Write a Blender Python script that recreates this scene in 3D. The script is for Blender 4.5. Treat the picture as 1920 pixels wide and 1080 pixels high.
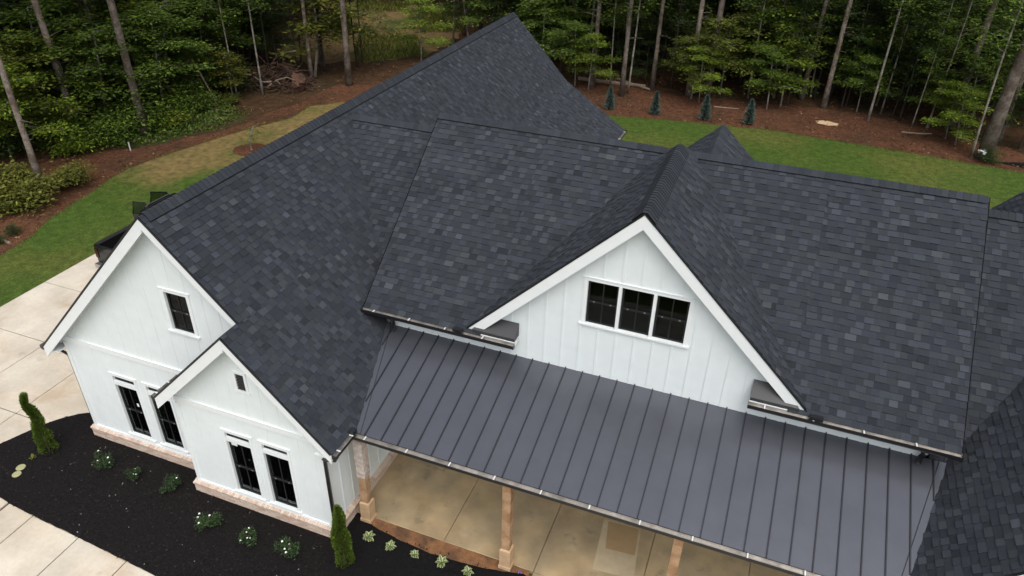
import bpy, math, random
from mathutils import Vector, Matrix
R = random.Random(7)
for o in list(bpy.data.objects): bpy.data.objects.remove(o)
scn = bpy.context.scene
COL = scn.collection

# ------------------------------------------------------------------ camera, sky, sun, exposure
CAM = Vector((2.596, -12.859, 14.519))
c_r = Vector((0.93386487, 0.35700651, 0.0210419)); c_u = Vector((-0.20778826, 0.49376776, 0.8444036)); c_f = Vector((-0.29106777, 0.79293112, -0.53529412))
FPX = 1361.04
cd = bpy.data.cameras.new('camera'); cam = bpy.data.objects.new('camera', cd); COL.objects.link(cam)
cd.sensor_width = 36; cd.lens = 36 * FPX / 1920; cd.clip_end = 3000; cd.clip_start = .1
cam.matrix_world = Matrix(((c_r.x, c_u.x, -c_f.x, CAM.x), (c_r.y, c_u.y, -c_f.y, CAM.y), (c_r.z, c_u.z, -c_f.z, CAM.z), (0, 0, 0, 1)))
scn.camera = cam
SUN_EL, SUN_AZ = math.radians(60), math.radians(150)      # azimuth clockwise from +Y
w = bpy.data.worlds.new('World'); scn.world = w; w.use_nodes = True
nt = w.node_tree; nt.nodes.clear()
sky = nt.nodes.new('ShaderNodeTexSky'); sky.sky_type = 'NISHITA'; sky.sun_disc = False
sky.sun_elevation = SUN_EL; sky.sun_rotation = SUN_AZ; sky.air_density = 1.0; sky.dust_density = 4.0; sky.ozone_density = 1.0
hs = nt.nodes.new('ShaderNodeHueSaturation'); hs.inputs['Saturation'].default_value = .38
bg = nt.nodes.new('ShaderNodeBackground'); bg.inputs['Strength'].default_value = .14
wo = nt.nodes.new('ShaderNodeOutputWorld')
nt.links.new(sky.outputs[0], hs.inputs['Color']); nt.links.new(hs.outputs[0], bg.inputs[0]); nt.links.new(bg.outputs[0], wo.inputs[0])
sl = bpy.data.lights.new('sun', 'SUN'); sl.energy = .75; sl.angle = math.radians(60); sl.color = (1, .96, .9)
so = bpy.data.objects.new('sun', sl); COL.objects.link(so)
sd = Vector((math.sin(SUN_AZ) * math.cos(SUN_EL), math.cos(SUN_AZ) * math.cos(SUN_EL), math.sin(SUN_EL)))
so.rotation_euler = sd.to_track_quat('Z', 'Y').to_euler(); so.location = sd * 60
scn.view_settings.view_transform = 'Standard'; scn.view_settings.look = 'None'
scn.view_settings.exposure = 0.6; scn.view_settings.gamma = 1; scn.view_settings.use_curve_mapping = False
scn.cycles.max_bounces = 6; scn.cycles.transparent_max_bounces = 8

def project(p):
    d = Vector(p) - CAM; z = d.dot(c_f)
    return (960 + FPX * d.dot(c_r) / z, 540 - FPX * d.dot(c_u) / z, z)

# ------------------------------------------------------------------ materials
def rgb(c): return (c[0], c[1], c[2], 1)
def mat(name, base, rough=.8, var=0., vscale=4., bump=0., bscale=40., metal=0., spec=.5, tint=None, second=None, sscale=.4, smix=(.45, .6), obj_rand=0., detail=5., coord='Object', trans=0., fine=0., fscale=25.):
    """Procedural material. tint: name of a 0..1 face attribute that brightens; second: patches of another colour."""
    m = bpy.data.materials.new(name); m.use_nodes = True; t = m.node_tree; n = t.nodes; L = t.links
    b = n['Principled BSDF']; b.inputs['Roughness'].default_value = rough; b.inputs['Metallic'].default_value = metal
    b.inputs['Specular IOR Level'].default_value = spec
    tc = n.new('ShaderNodeTexCoord'); crd = tc.outputs[coord]
    if coord == 'World':
        pass
    col = None
    def rgbn(c):
        x = n.new('ShaderNodeRGB'); x.outputs[0].default_value = rgb(c); return x.outputs[0]
    col = rgbn(base)
    def mixc(a, bb, f, mode='MIX'):
        x = n.new('ShaderNodeMix'); x.data_type = 'RGBA'; x.blend_type = mode
        L.new(a, x.inputs[6]); L.new(bb, x.inputs[7])
        if isinstance(f, (int, float)): x.inputs[0].default_value = f
        else: L.new(f, x.inputs[0])
        return x.outputs[2]
    def noise(s, d=5., seed=0., rough_=.55):
        x = n.new('ShaderNodeTexNoise'); x.inputs['Scale'].default_value = s; x.inputs['Detail'].default_value = d; x.inputs['Roughness'].default_value = rough_
        if seed:
            mp = n.new('ShaderNodeMapping'); mp.inputs['Location'].default_value = (seed, seed * 1.7, seed * .3); L.new(crd, mp.inputs[0]); L.new(mp.outputs[0], x.inputs[0])
        else: L.new(crd, x.inputs[0])
        return x.outputs[0]
    def ramp(v, a, bb, lo=0., hi=1.):
        x = n.new('ShaderNodeMapRange'); x.inputs[1].default_value = a; x.inputs[2].default_value = bb; x.inputs[3].default_value = lo; x.inputs[4].default_value = hi
        L.new(v, x.inputs[0]); return x.outputs[0]
    if second is not None:
        col = mixc(col, rgbn(second), ramp(noise(sscale, 4., 3.3), smix[0], smix[1]))
    if tint:
        at = n.new('ShaderNodeAttribute'); at.attribute_name = tint[0]; at.attribute_type = 'GEOMETRY'
        cr = n.new('ShaderNodeValToRGB'); e = cr.color_ramp.elements
        while len(e) < len(tint[1]): e.new(.5)
        for el, (ps, cc) in zip(e, tint[1]): el.position = ps; el.color = rgb(cc)
        L.new(at.outputs['Fac'], cr.inputs[0]); col = cr.outputs[0]
    def scale(c, fac):
        x = n.new('ShaderNodeVectorMath'); x.operation = 'SCALE'; L.new(c, x.inputs[0]); L.new(fac, x.inputs['Scale']); return x.outputs[0]
    if var: col = scale(col, ramp(noise(vscale, detail), .25, .75, 1 - var, 1 + var))
    if fine: col = scale(col, ramp(noise(fscale, 4., 5.7, .7), .3, .7, 1 - fine, 1 + fine))
    if obj_rand:
        oi = n.new('ShaderNodeObjectInfo'); col = scale(col, ramp(oi.outputs['Random'], 0, 1, 1 - obj_rand, 1 + obj_rand))
    L.new(col, b.inputs['Base Color'])
    if bump:
        bp = n.new('ShaderNodeBump'); bp.inputs['Strength'].default_value = bump; bp.inputs['Distance'].default_value = .05
        L.new(noise(bscale, 6., 1.1, .65), bp.inputs['Height']); L.new(bp.outputs[0], b.inputs['Normal'])
    if trans:
        tr = n.new('ShaderNodeBsdfTranslucent'); L.new(col, tr.inputs[0]); ms = n.new('ShaderNodeMixShader'); ms.inputs[0].default_value = trans
        L.new(b.outputs[0], ms.inputs[1]); L.new(tr.outputs[0], ms.inputs[2]); L.new(ms.outputs[0], n['Material Output'].inputs[0])
    return m

M = {}
M['shingle'] = mat('shingle', (.04, .04, .05), .92, .22, 60, .5, 220, spec=.25,
    tint=('tint', [(0, (.005, .0055, .007)), (.12, (.021, .0242, .032)), (.5, (.037, .0425, .055)), (.8, (.055, .062, .078)), (1., (.074, .082, .100))]))
def batch_hue(m):
    # shingles come in bluish and greenish-charcoal granule blends
    t = m.node_tree; n = t.nodes; L = t.links; b = n['Principled BSDF']; src = b.inputs['Base Color'].links[0].from_socket
    at = n.new('ShaderNodeAttribute'); at.attribute_name = 'tint'; a = n.new('ShaderNodeMath'); a.operation = 'MULTIPLY'; a.inputs[1].default_value = 173.; f = n.new('ShaderNodeMath'); f.operation = 'FRACT'
    L.new(at.outputs['Fac'], a.inputs[0]); L.new(a.outputs[0], f.inputs[0]); h = n.new('ShaderNodeMix'); h.data_type = 'RGBA'; L.new(f.outputs[0], h.inputs[0]); h.inputs[6].default_value = (1.03, 1.045, .91, 1); h.inputs[7].default_value = (1.01, 1.0, 1.0, 1)
    x = n.new('ShaderNodeMix'); x.data_type = 'RGBA'; x.blend_type = 'MULTIPLY'; x.inputs[0].default_value = 1; L.new(src, x.inputs[6]); L.new(h.outputs[2], x.inputs[7]); L.new(x.outputs[2], b.inputs['Base Color'])
batch_hue(M['shingle'])
M['deck'] = mat('roof_deck', (.02, .022, .027), .9, .2, 30)
M['white'] = mat('white_paint', (.735, .785, .79), .55, .035, 3, .04, 60)
M['white_trim'] = mat('white_trim', (.77, .80, .80), .5, .025, 5, .03, 50)
M['black_metal'] = mat('black_metal', (.012, .012, .014), .35, .15, 8, spec=.5)
M['standing_seam'] = mat('charcoal_sheet_metal', (.112, .117, .137), .30, .08, 1.6, .06, 3.5, metal=.62, spec=.6)
M['step_shadow'] = mat('painted_step_shadow', (.006, .006, .007), .95, .1, 8, spec=.1)  # near-black: the shadow at the main roof's step, put into the colour
M['return_metal'] = mat('shaded_return_metal', (.034, .035, .038), .5, .1, 3)  # darker than the porch roof metal: the rake's shade is in the colour
M['seam'] = mat('charcoal_seam_metal', (.016, .017, .024), .4, .1, 8)
M['liner'] = mat('weathered_zinc', (.42, .40, .37), .38, .35, 5, .05, 30, metal=.75)
M['hanger'] = mat('bright_aluminium', (.85, .85, .84), .3, .05, 9, metal=.3)
M['brick'] = mat('blush_brick', (.5, .4, .34), .85, .18, 25, .3, 90,
    tint=('tint', [(0, (.50, .37, .29)), (.4, (.60, .475, .38)), (.75, (.64, .54, .45)), (1., (.54, .385, .31))]))
M['mortar'] = mat('cream_mortar', (.60, .54, .46), .9, .15, 20, .3, 80)
M['wood'] = mat('raw_timber', (.31, .17, .085), .7, .3, 6, .2, 40, second=(.41, .26, .15), sscale=3)
M['plinth'] = mat('pale_boxed_timber', (.50, .34, .20), .7, .2, 6, .15, 40)
M['plastic'] = mat('dusty_plastic_film', (.55, .47, .42), .25, .3, 9, .8, 14, spec=.6)
M['concrete'] = mat('driveway_concrete', (.53, .46, .36), .85, .17, .9, .12, 60, second=(.57, .515, .425), sscale=.5, smix=(.38, .6), fine=.06, fscale=9, coord='Generated' if False else 'Object')
def stain(m, c, scale, lo, hi, amt):
    t = m.node_tree; n = t.nodes; L = t.links; b = n['Principled BSDF']; src = b.inputs['Base Color'].links[0].from_socket
    tc = n.new('ShaderNodeTexCoord'); nz = n.new('ShaderNodeTexNoise'); nz.inputs['Scale'].default_value = scale; nz.inputs['Detail'].default_value = 7; nz.inputs['Roughness'].default_value = .62; L.new(tc.outputs['Object'], nz.inputs[0])
    r = n.new('ShaderNodeMapRange'); r.interpolation_type = 'SMOOTHSTEP'; r.inputs[1].default_value = lo; r.inputs[2].default_value = hi; r.inputs[3].default_value = 0; r.inputs[4].default_value = amt; L.new(nz.outputs[0], r.inputs[0])
    x = n.new('ShaderNodeMix'); x.data_type = 'RGBA'; L.new(r.outputs[0], x.inputs[0]); L.new(src, x.inputs[6]); x.inputs[7].default_value = rgb(c); L.new(x.outputs[2], b.inputs['Base Color'])
stain(M['concrete'], (.40, .27, .16), .55, .52, .72, .6); stain(M['concrete'], (.30, .26, .21), 1.3, .60, .74, .5)
M['joint'] = mat('joint_dirt', (.10, .08, .06), .95, .2, 9)
M['patio'] = mat('patio_concrete', (.385, .285, .16), .7, .3, 1.3, .1, 50, second=(.295, .23, .14), sscale=.8, smix=(.4, .6))
stain(M['patio'], (.19, .155, .10), 2.4, .58, .70, .7); stain(M['patio'], (.50, .40, .26), 1.1, .56, .74, .5)
M['patio_joint'] = mat('sandy_joint', (.20, .14, .08), .9, .2, 9)
M['patio_pale'] = mat('patio_pale_patch', (.42, .345, .225), .75, .15, 3, .1, 50)
M['patio_tan'] = mat('patio_tan_board', (.33, .225, .115), .75, .1, 4, .05, 50)
M['mulch'] = mat('black_mulch', (.010, .0085, .0085), .95, .6, 14, 1., 28, spec=.15)
M['chip'] = mat('mulch_chip', (.016, .013, .012), .9, .4, 20, spec=.2, tint=('tint', [(0, (.007, .006, .006)), (.8, (.018, .014, .013)), (.96, (.045, .034, .028)), (1., (.30, .27, .23))]))
M['fabric'] = mat('black_landscape_fabric', (.0075, .007, .0075), .95, .3, 10, .6, 9, spec=.12)
M['soil'] = mat('red_soil', (.22, .105, .045), .95, .3, 8, .6, 30, second=(.12, .06, .03), sscale=2)
M['lawn'] = mat('lawn_grass', (.061, .104, .018), .95, .35, 3.0, 1., 34, second=(.105, .118, .028), sscale=.16, smix=(.46, .66), spec=.1, detail=9, fine=.45, fscale=16)
def dry_band(m, dry):
    t = m.node_tree; n = t.nodes; L = t.links; b = n['Principled BSDF']; src = b.inputs['Base Color'].links[0].from_socket
    tc = n.new('ShaderNodeTexCoord'); nz = n.new('ShaderNodeTexNoise'); nz.inputs['Scale'].default_value = .45; nz.inputs['Detail'].default_value = 8; L.new(tc.outputs['Object'], nz.inputs[0])
    def lin(vx, vy, c):
        d = n.new('ShaderNodeVectorMath'); d.operation = 'DOT_PRODUCT'; d.inputs[1].default_value = (vx, vy, 0); L.new(tc.outputs['Object'], d.inputs[0])
        a = n.new('ShaderNodeMath'); a.operation = 'ADD'; a.inputs[1].default_value = c; L.new(d.outputs['Value'], a.inputs[0]); return a.outputs[0]
    def rng(v, a, bb, lo=0, hi=1):
        x = n.new('ShaderNodeMapRange'); x.interpolation_type = 'SMOOTHSTEP'; x.inputs[1].default_value = a; x.inputs[2].default_value = bb; x.inputs[3].default_value = lo; x.inputs[4].default_value = hi; L.new(v, x.inputs[0]); return x.outputs[0]
    def op(k, a, bb):
        x = n.new('ShaderNodeMath'); x.operation = k
        for i, v in enumerate((a, bb)):
            if isinstance(v, (int, float)): x.inputs[i].default_value = v
            else: L.new(v, x.inputs[i])
        return x.outputs[0]
    wob = op('MULTIPLY', op('SUBTRACT', nz.outputs[0], .5), 5.)
    across = op('ADD', lin(.912, -.41, .912 * 26.3 + .41 * 11), wob); along = op('ADD', lin(.41, .912, .41 * 26.3 - .912 * 11), wob)
    f = op('MULTIPLY', rng(across, 1.4, 3.2, 1, 0), rng(along, -.6, 1.2)); f = op('MULTIPLY', f, rng(nz.outputs[0], .30, .50, .45, 1))
    hz = n.new('ShaderNodeTexNoise'); hz.inputs['Scale'].default_value = 3.; hz.inputs['Detail'].default_value = 8; L.new(tc.outputs['Object'], hz.inputs[0])
    c = n.new('ShaderNodeVectorMath'); c.operation = 'SCALE'; c.inputs[0].default_value = dry; L.new(rng(hz.outputs[0], .25, .75, .7, 1.3), c.inputs['Scale'])
    mx = n.new('ShaderNodeMix'); mx.data_type = 'RGBA'; L.new(f, mx.inputs[0]); L.new(src, mx.inputs[6]); L.new(c.outputs[0], mx.inputs[7]); L.new(mx.outputs[2], b.inputs['Base Color'])
dry_band(M['lawn'], (.205, .15, .06))
M['dormant'] = mat('dormant_turf', (.22, .165, .062), .95, .3, 1.8, .9, 26, second=(.095, .105, .024), sscale=.35, smix=(.42, .6), spec=.1, detail=9)
M['straw'] = mat('pine_straw', (.128, .058, .032), .95, .38, 3.5, 1., 30, second=(.085, .045, .026), sscale=.5, smix=(.4, .62), spec=.1, detail=10, fine=.5, fscale=14)
M['litter'] = mat('leaf_litter', (.075, .042, .022), .95, .45, 1.6, 1., 24, second=(.052, .04, .02), sscale=.2, spec=.1, detail=10)
M['cover'] = mat('weedy_ground', (.045, .065, .018), .95, .5, 2.5, 1., 20, second=(.09, .06, .03), sscale=.5, spec=.1, detail=9)
M['meadow'] = mat('clearing_ground', (.19, .125, .058), .95, .35, .9, 1., 14, second=(.07, .085, .024), sscale=.2, smix=(.5, .62), spec=.1, detail=8)
M['sash'] = mat('black_sash', (.008, .008, .008), .65, .1, 9)
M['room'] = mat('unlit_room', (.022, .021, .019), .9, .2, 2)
M['bark'] = mat('pine_bark', (.115, .085, .066), .95, .4, 9, 1., 22, second=(.20, .165, .135), sscale=2.2, obj_rand=.3)
M['bark_pale'] = mat('pale_bark', (.26, .235, .20), .9, .35, 8, .7, 18, second=(.13, .115, .09), sscale=1.8, obj_rand=.2)
M['bark_dark'] = mat('dark_bark', (.05, .04, .032), .95, .4, 9, 1., 22, obj_rand=.3)
M['deadwood'] = mat('dead_wood', (.25, .19, .14), .9, .3, 8, .5, 20)
M['root'] = mat('uprooted_brush', (.075, .042, .028), .95, .4, 6, .6, 20)
M['root_soil'] = mat('clay_root_plate', (.10, .05, .032), .95, .4, 6, 1., 12)
M['sawdust'] = mat('sawdust', (.62, .45, .27), .95, .15, 9, .5, 30)
def leafmat(name, dark, mid, light, var=.2, tr=.22, orand=.22):
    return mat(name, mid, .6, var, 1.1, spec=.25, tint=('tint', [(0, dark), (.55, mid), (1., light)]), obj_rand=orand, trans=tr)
M['leaf_green'] = leafmat('green_leaf', (.034, .066, .012), (.095, .155, .023), (.20, .27, .038))
M['leaf_bright'] = leafmat('bright_leaf', (.058, .10, .011), (.135, .20, .02), (.26, .32, .036))
M['leaf_dark'] = leafmat('dark_leaf', (.014, .029, .008), (.034, .060, .014), (.08, .115, .026))
M['leaf_olive'] = leafmat('olive_leaf', (.045, .062, .011), (.10, .125, .02), (.20, .21, .036))
M['leaf_yellow'] = leafmat('yellow_leaf', (.05, .06, .010), (.105, .115, .018), (.19, .19, .035))
M['needle'] = leafmat('pine_needle', (.012, .028, .010), (.026, .05, .014), (.045, .075, .022), .25, .1)
M['spruce'] = leafmat('blue_spruce_needle', (.022, .042, .034), (.048, .082, .068), (.10, .145, .125), .25, .08, .1)
M['arbor'] = leafmat('arborvitae_spray', (.035, .065, .010), (.095, .15, .02), (.20, .26, .04), .25, .12, .1)
M['rose_leaf'] = leafmat('rose_leaf', (.012, .030, .009), (.03, .062, .018), (.07, .115, .035), .2, .1, .1)
M['petal'] = mat('white_petal', (.82, .82, .78), .6)
M['hosta_green'] = mat('hosta_green', (.075, .125, .035), .5, .2, 9)
M['hosta_cream'] = mat('hosta_cream', (.42, .44, .22), .5, .1, 9)
M['lid'] = mat('green_valve_lid', (.34, .33, .17), .7, .15, 9)
M['car'] = mat('black_car_paint', (.010, .010, .011), .12, .1, 3, spec=.6)
M['car_trim'] = mat('black_trim', (.012, .012, .012), .6, .1, 9)
M['bedliner'] = mat('truck_bedliner', (.022, .023, .026), .5, .2, 9, .2, 40)
M['tyre'] = mat('tyre_rubber', (.02, .02, .02), .85, .1, 9)
M['rim'] = mat('alloy_rim', (.45, .45, .46), .3, .05, 9, metal=.9)
M['taillight'] = mat('red_lens', (.05, .006, .006), .2)
M['sticker'] = mat('paper_sticker', (.8, .8, .78), .6)
M['flagm'] = mat('purple_flag', (.22, .10, .42), .6)
def glassmat(name, tintc, f0=1.22):
    m = bpy.data.materials.new(name); m.use_nodes = True; t = m.node_tree; n = t.nodes; n.clear(); L = t.links
    fr = n.new('ShaderNodeFresnel'); fr.inputs[0].default_value = f0
    tr = n.new('ShaderNodeBsdfTransparent'); tr.inputs[0].default_value = rgb(tintc)
    gl = n.new('ShaderNodeBsdfGlossy'); gl.inputs['Roughness'].default_value = .03; gl.inputs[0].default_value = (.9, .95, 1, 1)
    mx = n.new('ShaderNodeMixShader'); o = n.new('ShaderNodeOutputMaterial')
    L.new(fr.outputs[0], mx.inputs[0]); L.new(tr.outputs[0], mx.inputs[1]); L.new(gl.outputs[0], mx.inputs[2]); L.new(mx.outputs[0], o.inputs[0]); return m
M['glass'] = glassmat('window_glass', (.55, .60, .56)); M['pane_glass'] = glassmat('reflective_window_glass', (.6, .68, .62), 1.42); M['car_glass'] = glassmat('smoked_glass', (.16, .18, .17)); M['door_glass'] = glassmat('tinted_door_glass', (.45, .5, .46))

# ------------------------------------------------------------------ mesh helpers
class MB:
    def __init__(s): s.v = []; s.f = []; s.t = []
    def poly(s, pts, t=.5):
        i = len(s.v); s.v.extend(tuple(p) for p in pts); s.f.append(tuple(range(i, i + len(pts)))); s.t.append(t)
    def hexa(s, c, t=.5):                      # 8 corners: bottom 0-3 ccw, top 4-7
        i = len(s.v); s.v.extend(tuple(p) for p in c)
        for q in ((3, 2, 1, 0), (4, 5, 6, 7), (0, 1, 5, 4), (1, 2, 6, 5), (2, 3, 7, 6), (3, 0, 4, 7)): s.f.append(tuple(i + k for k in q)); s.t.append(t)
    def box(s, x0, x1, y0, y1, z0, z1, t=.5):
        s.hexa([(x0, y0, z0), (x1, y0, z0), (x1, y1, z0), (x0, y1, z0), (x0, y0, z1), (x1, y0, z1), (x1, y1, z1), (x0, y1, z1)], t)
    def prism(s, pts, axis, a, b, t=.5):       # 2D polygon extruded along an axis
        mk = (lambda p, k: (p[0], k, p[1])) if axis == 'y' else ((lambda p, k: (k, p[0], p[1])) if axis == 'x' else (lambda p, k: (p[0], p[1], k)))
        n = len(pts); i = len(s.v)
        ar = sum(pts[k][0] * pts[(k + 1) % n][1] - pts[(k + 1) % n][0] * pts[k][1] for k in range(n))
        if ar < 0: pts = pts[::-1]
        if axis == 'y': a, b = b, a
        s.v.extend([mk(p, a) for p in pts] + [mk(p, b) for p in pts])
        s.f.append(tuple(i + k for k in range(n - 1, -1, -1))); s.f.append(tuple(i + n + k for k in range(n)))
        for k in range(n):
            m2 = (k + 1) % n; s.f.append((i + k, i + m2, i + n + m2, i + n + k))
        s.t += [t] * (n + 2)
    def tube(s, pts, rad, n=6, t=.5, cap=True):
        pts = [Vector(p) for p in pts]; i = len(s.v); up = Vector((.13, .31, .94)); m = len(pts)
        for k, p in enumerate(pts):
            d = (pts[min(k + 1, m - 1)] - pts[max(k - 1, 0)]).normalized()
            a = d.cross(up); a = a.normalized() if a.length > 1e-4 else Vector((1, 0, 0)); b = d.cross(a)
            r = rad[k] if isinstance(rad, (list, tuple)) else rad
            for q in range(n):
                an = 2 * math.pi * q / n; s.v.append(tuple(p + (a * math.cos(an) + b * math.sin(an)) * r))
        for k in range(m - 1):
            for q in range(n):
                q2 = (q + 1) % n; s.f.append((i + k * n + q, i + (k + 1) * n + q, i + (k + 1) * n + q2, i + k * n + q2)); s.t.append(t)
        if cap:
            s.f.append(tuple(i + q for q in range(n))); s.f.append(tuple(i + (m - 1) * n + q for q in range(n - 1, -1, -1))); s.t += [t, t]
    def lathe(s, prof, c=(0, 0, 0), n=20, t=.5, axis='z'):
        i = len(s.v)
        for (r, z) in prof:
            for q in range(n):
                an = 2 * math.pi * q / n; a, b = r * math.cos(an), r * math.sin(an)
                s.v.append((c[0] + a, c[1] + b, c[2] + z) if axis == 'z' else (c[0] + z, c[1] + a, c[2] + b))
        for k in range(len(prof) - 1):
            for q in range(n):
                q2 = (q + 1) % n; s.f.append((i + k * n + q, i + k * n + q2, i + (k + 1) * n + q2, i + (k + 1) * n + q)); s.t.append(t)
        s.f.append(tuple(i + q for q in range(n - 1, -1, -1))); s.f.append(tuple(i + (len(prof) - 1) * n + q for q in range(n))); s.t += [t, t]
    def leaf(s, p, d, nrm, ln, wd, t):         # a kite-shaped leaf
        sd_ = d.cross(nrm); i = len(s.v)
        a = p + d * (ln * .45)
        s.v += [tuple(p), tuple(a + sd_ * wd), tuple(p + d * ln), tuple(a - sd_ * wd)]; s.f.append((i, i + 1, i + 2, i + 3)); s.t.append(t)
    def mesh(s, name, m, smooth=False):
        me = bpy.data.meshes.new(name); me.from_pydata(s.v, [], s.f); me.materials.append(M[m])
        at = me.attributes.new('tint', 'FLOAT', 'FACE'); at.data.foreach_set('value', s.t)
        if smooth: me.polygons.foreach_set('use_smooth', [True] * len(s.f))
        me.update(); return me
    def build(s, name, m, parent=None, smooth=False, kind=None):
        return link(name, s.mesh(name, m, smooth), parent, kind)
def link(name, me, parent=None, kind=None):
    o = bpy.data.objects.new(name, me); COL.objects.link(o)
    if parent: o.parent = parent
    if kind: o['kind'] = kind
    return o
def tag(o, label, cat, group=None):
    o['label'] = label; o['category'] = cat
    if group: o['group'] = group
    return o
def thing(name, label, cat, loc=(0, 0, 0), rz=0, group=None, sc=1):
    o = bpy.data.objects.new(name, None); COL.objects.link(o); o.location = loc; o.rotation_euler = (0, 0, rz)
    o.scale = (sc, sc, sc) if isinstance(sc, (int, float)) else sc; o.empty_display_size = .3
    return tag(o, label, cat, group)
def rv(s=1.): return Vector((R.uniform(-s, s), R.uniform(-s, s), R.uniform(-s, s)))
def sheet(name, pts, z, m, kind='structure', jag=0., step=0.):
    """flat polygon sheet; jag makes its outline uneven"""
    P = []
    n = len(pts)
    for k in range(n):
        a, b = Vector((*pts[k], 0)), Vector((*pts[(k + 1) % n], 0)); d = (b - a).length
        q = max(1, int(d / step)) if step else 1
        for j in range(q):
            p = a.lerp(b, j / q)
            if jag and d < 30: p += Vector((R.uniform(-jag, jag), R.uniform(-jag, jag), 0))
            P.append((p.x, p.y, z))
    mb = MB(); mb.poly(P)
    if sum(P[k][0] * P[(k + 1) % len(P)][1] - P[(k + 1) % len(P)][0] * P[k][1] for k in range(len(P))) < 0: mb.f[0] = mb.f[0][::-1]
    return mb.build(name, m, None, kind=kind)

# ------------------------------------------------------------------ ground
lawnL = [(-24.44, 2.99), (-24.88, 4.84), (-25.44, 6.01), (-26.01, 8.86), (-26.38, 10.46), (-26.55, 11.51), (-26.3, 13.11), (-25.72, 15.28), (-25.13, 17.36), (-23.69, 21.06), (-23.95, 23.04), (-22.64, 24.53)]
lawnR = [(-14, 28.6), (-6.56, 29.03), (-2.54, 29.82), (2.51, 30.42), (7.29, 30.08), (11.72, 29.68), (15.15, 29.25), (34, 27.5), (34, -40), (-24.2, -40)]
strawL = [(-38, 4), (-33.1, 9.87), (-30.53, 11.77), (-28.16, 13.38), (-27.11, 15.5), (-25.78, 17.89), (-25.37, 20.81), (-25.08, 23.98), (-24.52, 27.52), (-18, 32), (-10.1, 35.56), (-3.38, 34.79), (2.15, 35.54), (7.43, 36.25), (12.23, 34.3), (15.69, 32.26), (36, 31)]
sheet('ground', [(-400, -400), (400, -400), (400, 500), (-400, 500)], 0, 'litter')
sheet('pine_straw_bed', strawL + [(36, 20), (-20, 20), (-20, -42), (-38, -42)], .006, 'straw', jag=.35, step=.9)
sheet('weedy_verge', [(-29.6, 14.0), (-28.2, 13.6), (-27.3, 15.5), (-26.0, 17.9), (-26.3, 20.2), (-30.4, 20.6), (-33, 17)], .010, 'cover', jag=.3, step=.6)
sheet('clearing', [(-32.0, 32.0), (-29, 31.0), (-25.5, 33), (-22.5, 37), (-23, 44), (-29, 53), (-40, 50), (-35.5, 38)], .010, 'meadow', jag=.5, step=1.)
sheet('lawn', lawnL + lawnR, .014, 'lawn', jag=.05, step=.4)

def slabs(root, xs, ys, z, m, gap=.014, skip=None, depth=.12):
    for i in range(len(xs) - 1):
        for j in range(len(ys) - 1):
            if skip and skip(xs[i], xs[i + 1], ys[j], ys[j + 1]): continue
            x0, x1, y0, y1 = xs[i] + gap, xs[i + 1] - gap, ys[j] + gap, ys[j + 1] - gap; b = .012; dz = R.uniform(-.002, .002)
            mb = MB(); mb.hexa([(x0, y0, z - depth), (x1, y0, z - depth), (x1, y1, z - depth), (x0, y1, z - depth), (x0, y0, z - b), (x1, y0, z - b), (x1, y1, z - b), (x0, y1, z - b)])
            mb.hexa([(x0, y0, z - b), (x1, y0, z - b), (x1, y1, z - b), (x0, y1, z - b), (x0 + b, y0 + b, z + dz), (x1 - b, y0 + b, z + dz), (x1 - b, y1 - b, z + dz), (x0 + b, y1 - b, z + dz)])
            mb.build('slab', m, root)
dw = sheet('driveway', [(-21.3, -22), (-13.3, -22), (-13.3, 16), (-21.3, 16)], .018, 'joint')
slabs(dw, [-21.3, -18.05, -16.0, -13.3], [-22, -17, -14.3, -11.6, -8.9, -6.1, -3.2, -.4, 2.3, 5., 7.7, 10.4, 13.1, 16], .05, 'concrete')
wk = sheet('front_walk', [(-13.3, -9.2), (12, -9.2), (12, -5.2), (-13.3, -5.2)], .020, 'joint')
slabs(wk, [-13.25, -12.38, -10.83, -9.28, -7.73, -6.18, -4.6, -3., -1.4, .2, 1.8, 3.4, 5, 6.6, 8.2], [-9.2, -7.55, -5.2], .05, 'concrete')
pt = sheet('porch_floor', [(-5.4, -2.70), (-.45, -2.70), (-.45, -5.2), (9.5, -5.2), (9.5, .3), (-5.4, .3)], .030, 'patio_joint')
slabs(pt, [-5.2, -2.72, -.45], [-2.68, -.02], .10, 'patio', gap=.005)
slabs(pt, [-.45, 1.95, 4.2, 6.6], [-5.2, -2.68, -.02], .10, 'patio', gap=.005)
mb = MB(); mb.prism([(.68, -.60), (1.60, -.56), (1.74, -2.02), (.80, -2.10)], 'z', .09, .106); mb.build('pale_patch', 'patio_pale', pt)
mb = MB(); mb.prism([(.80, -.64), (1.55, -.60), (1.63, -1.38), (.93, -1.44)], 'z', .095, .112); mb.build('tan_patch', 'patio_tan', pt)

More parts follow.
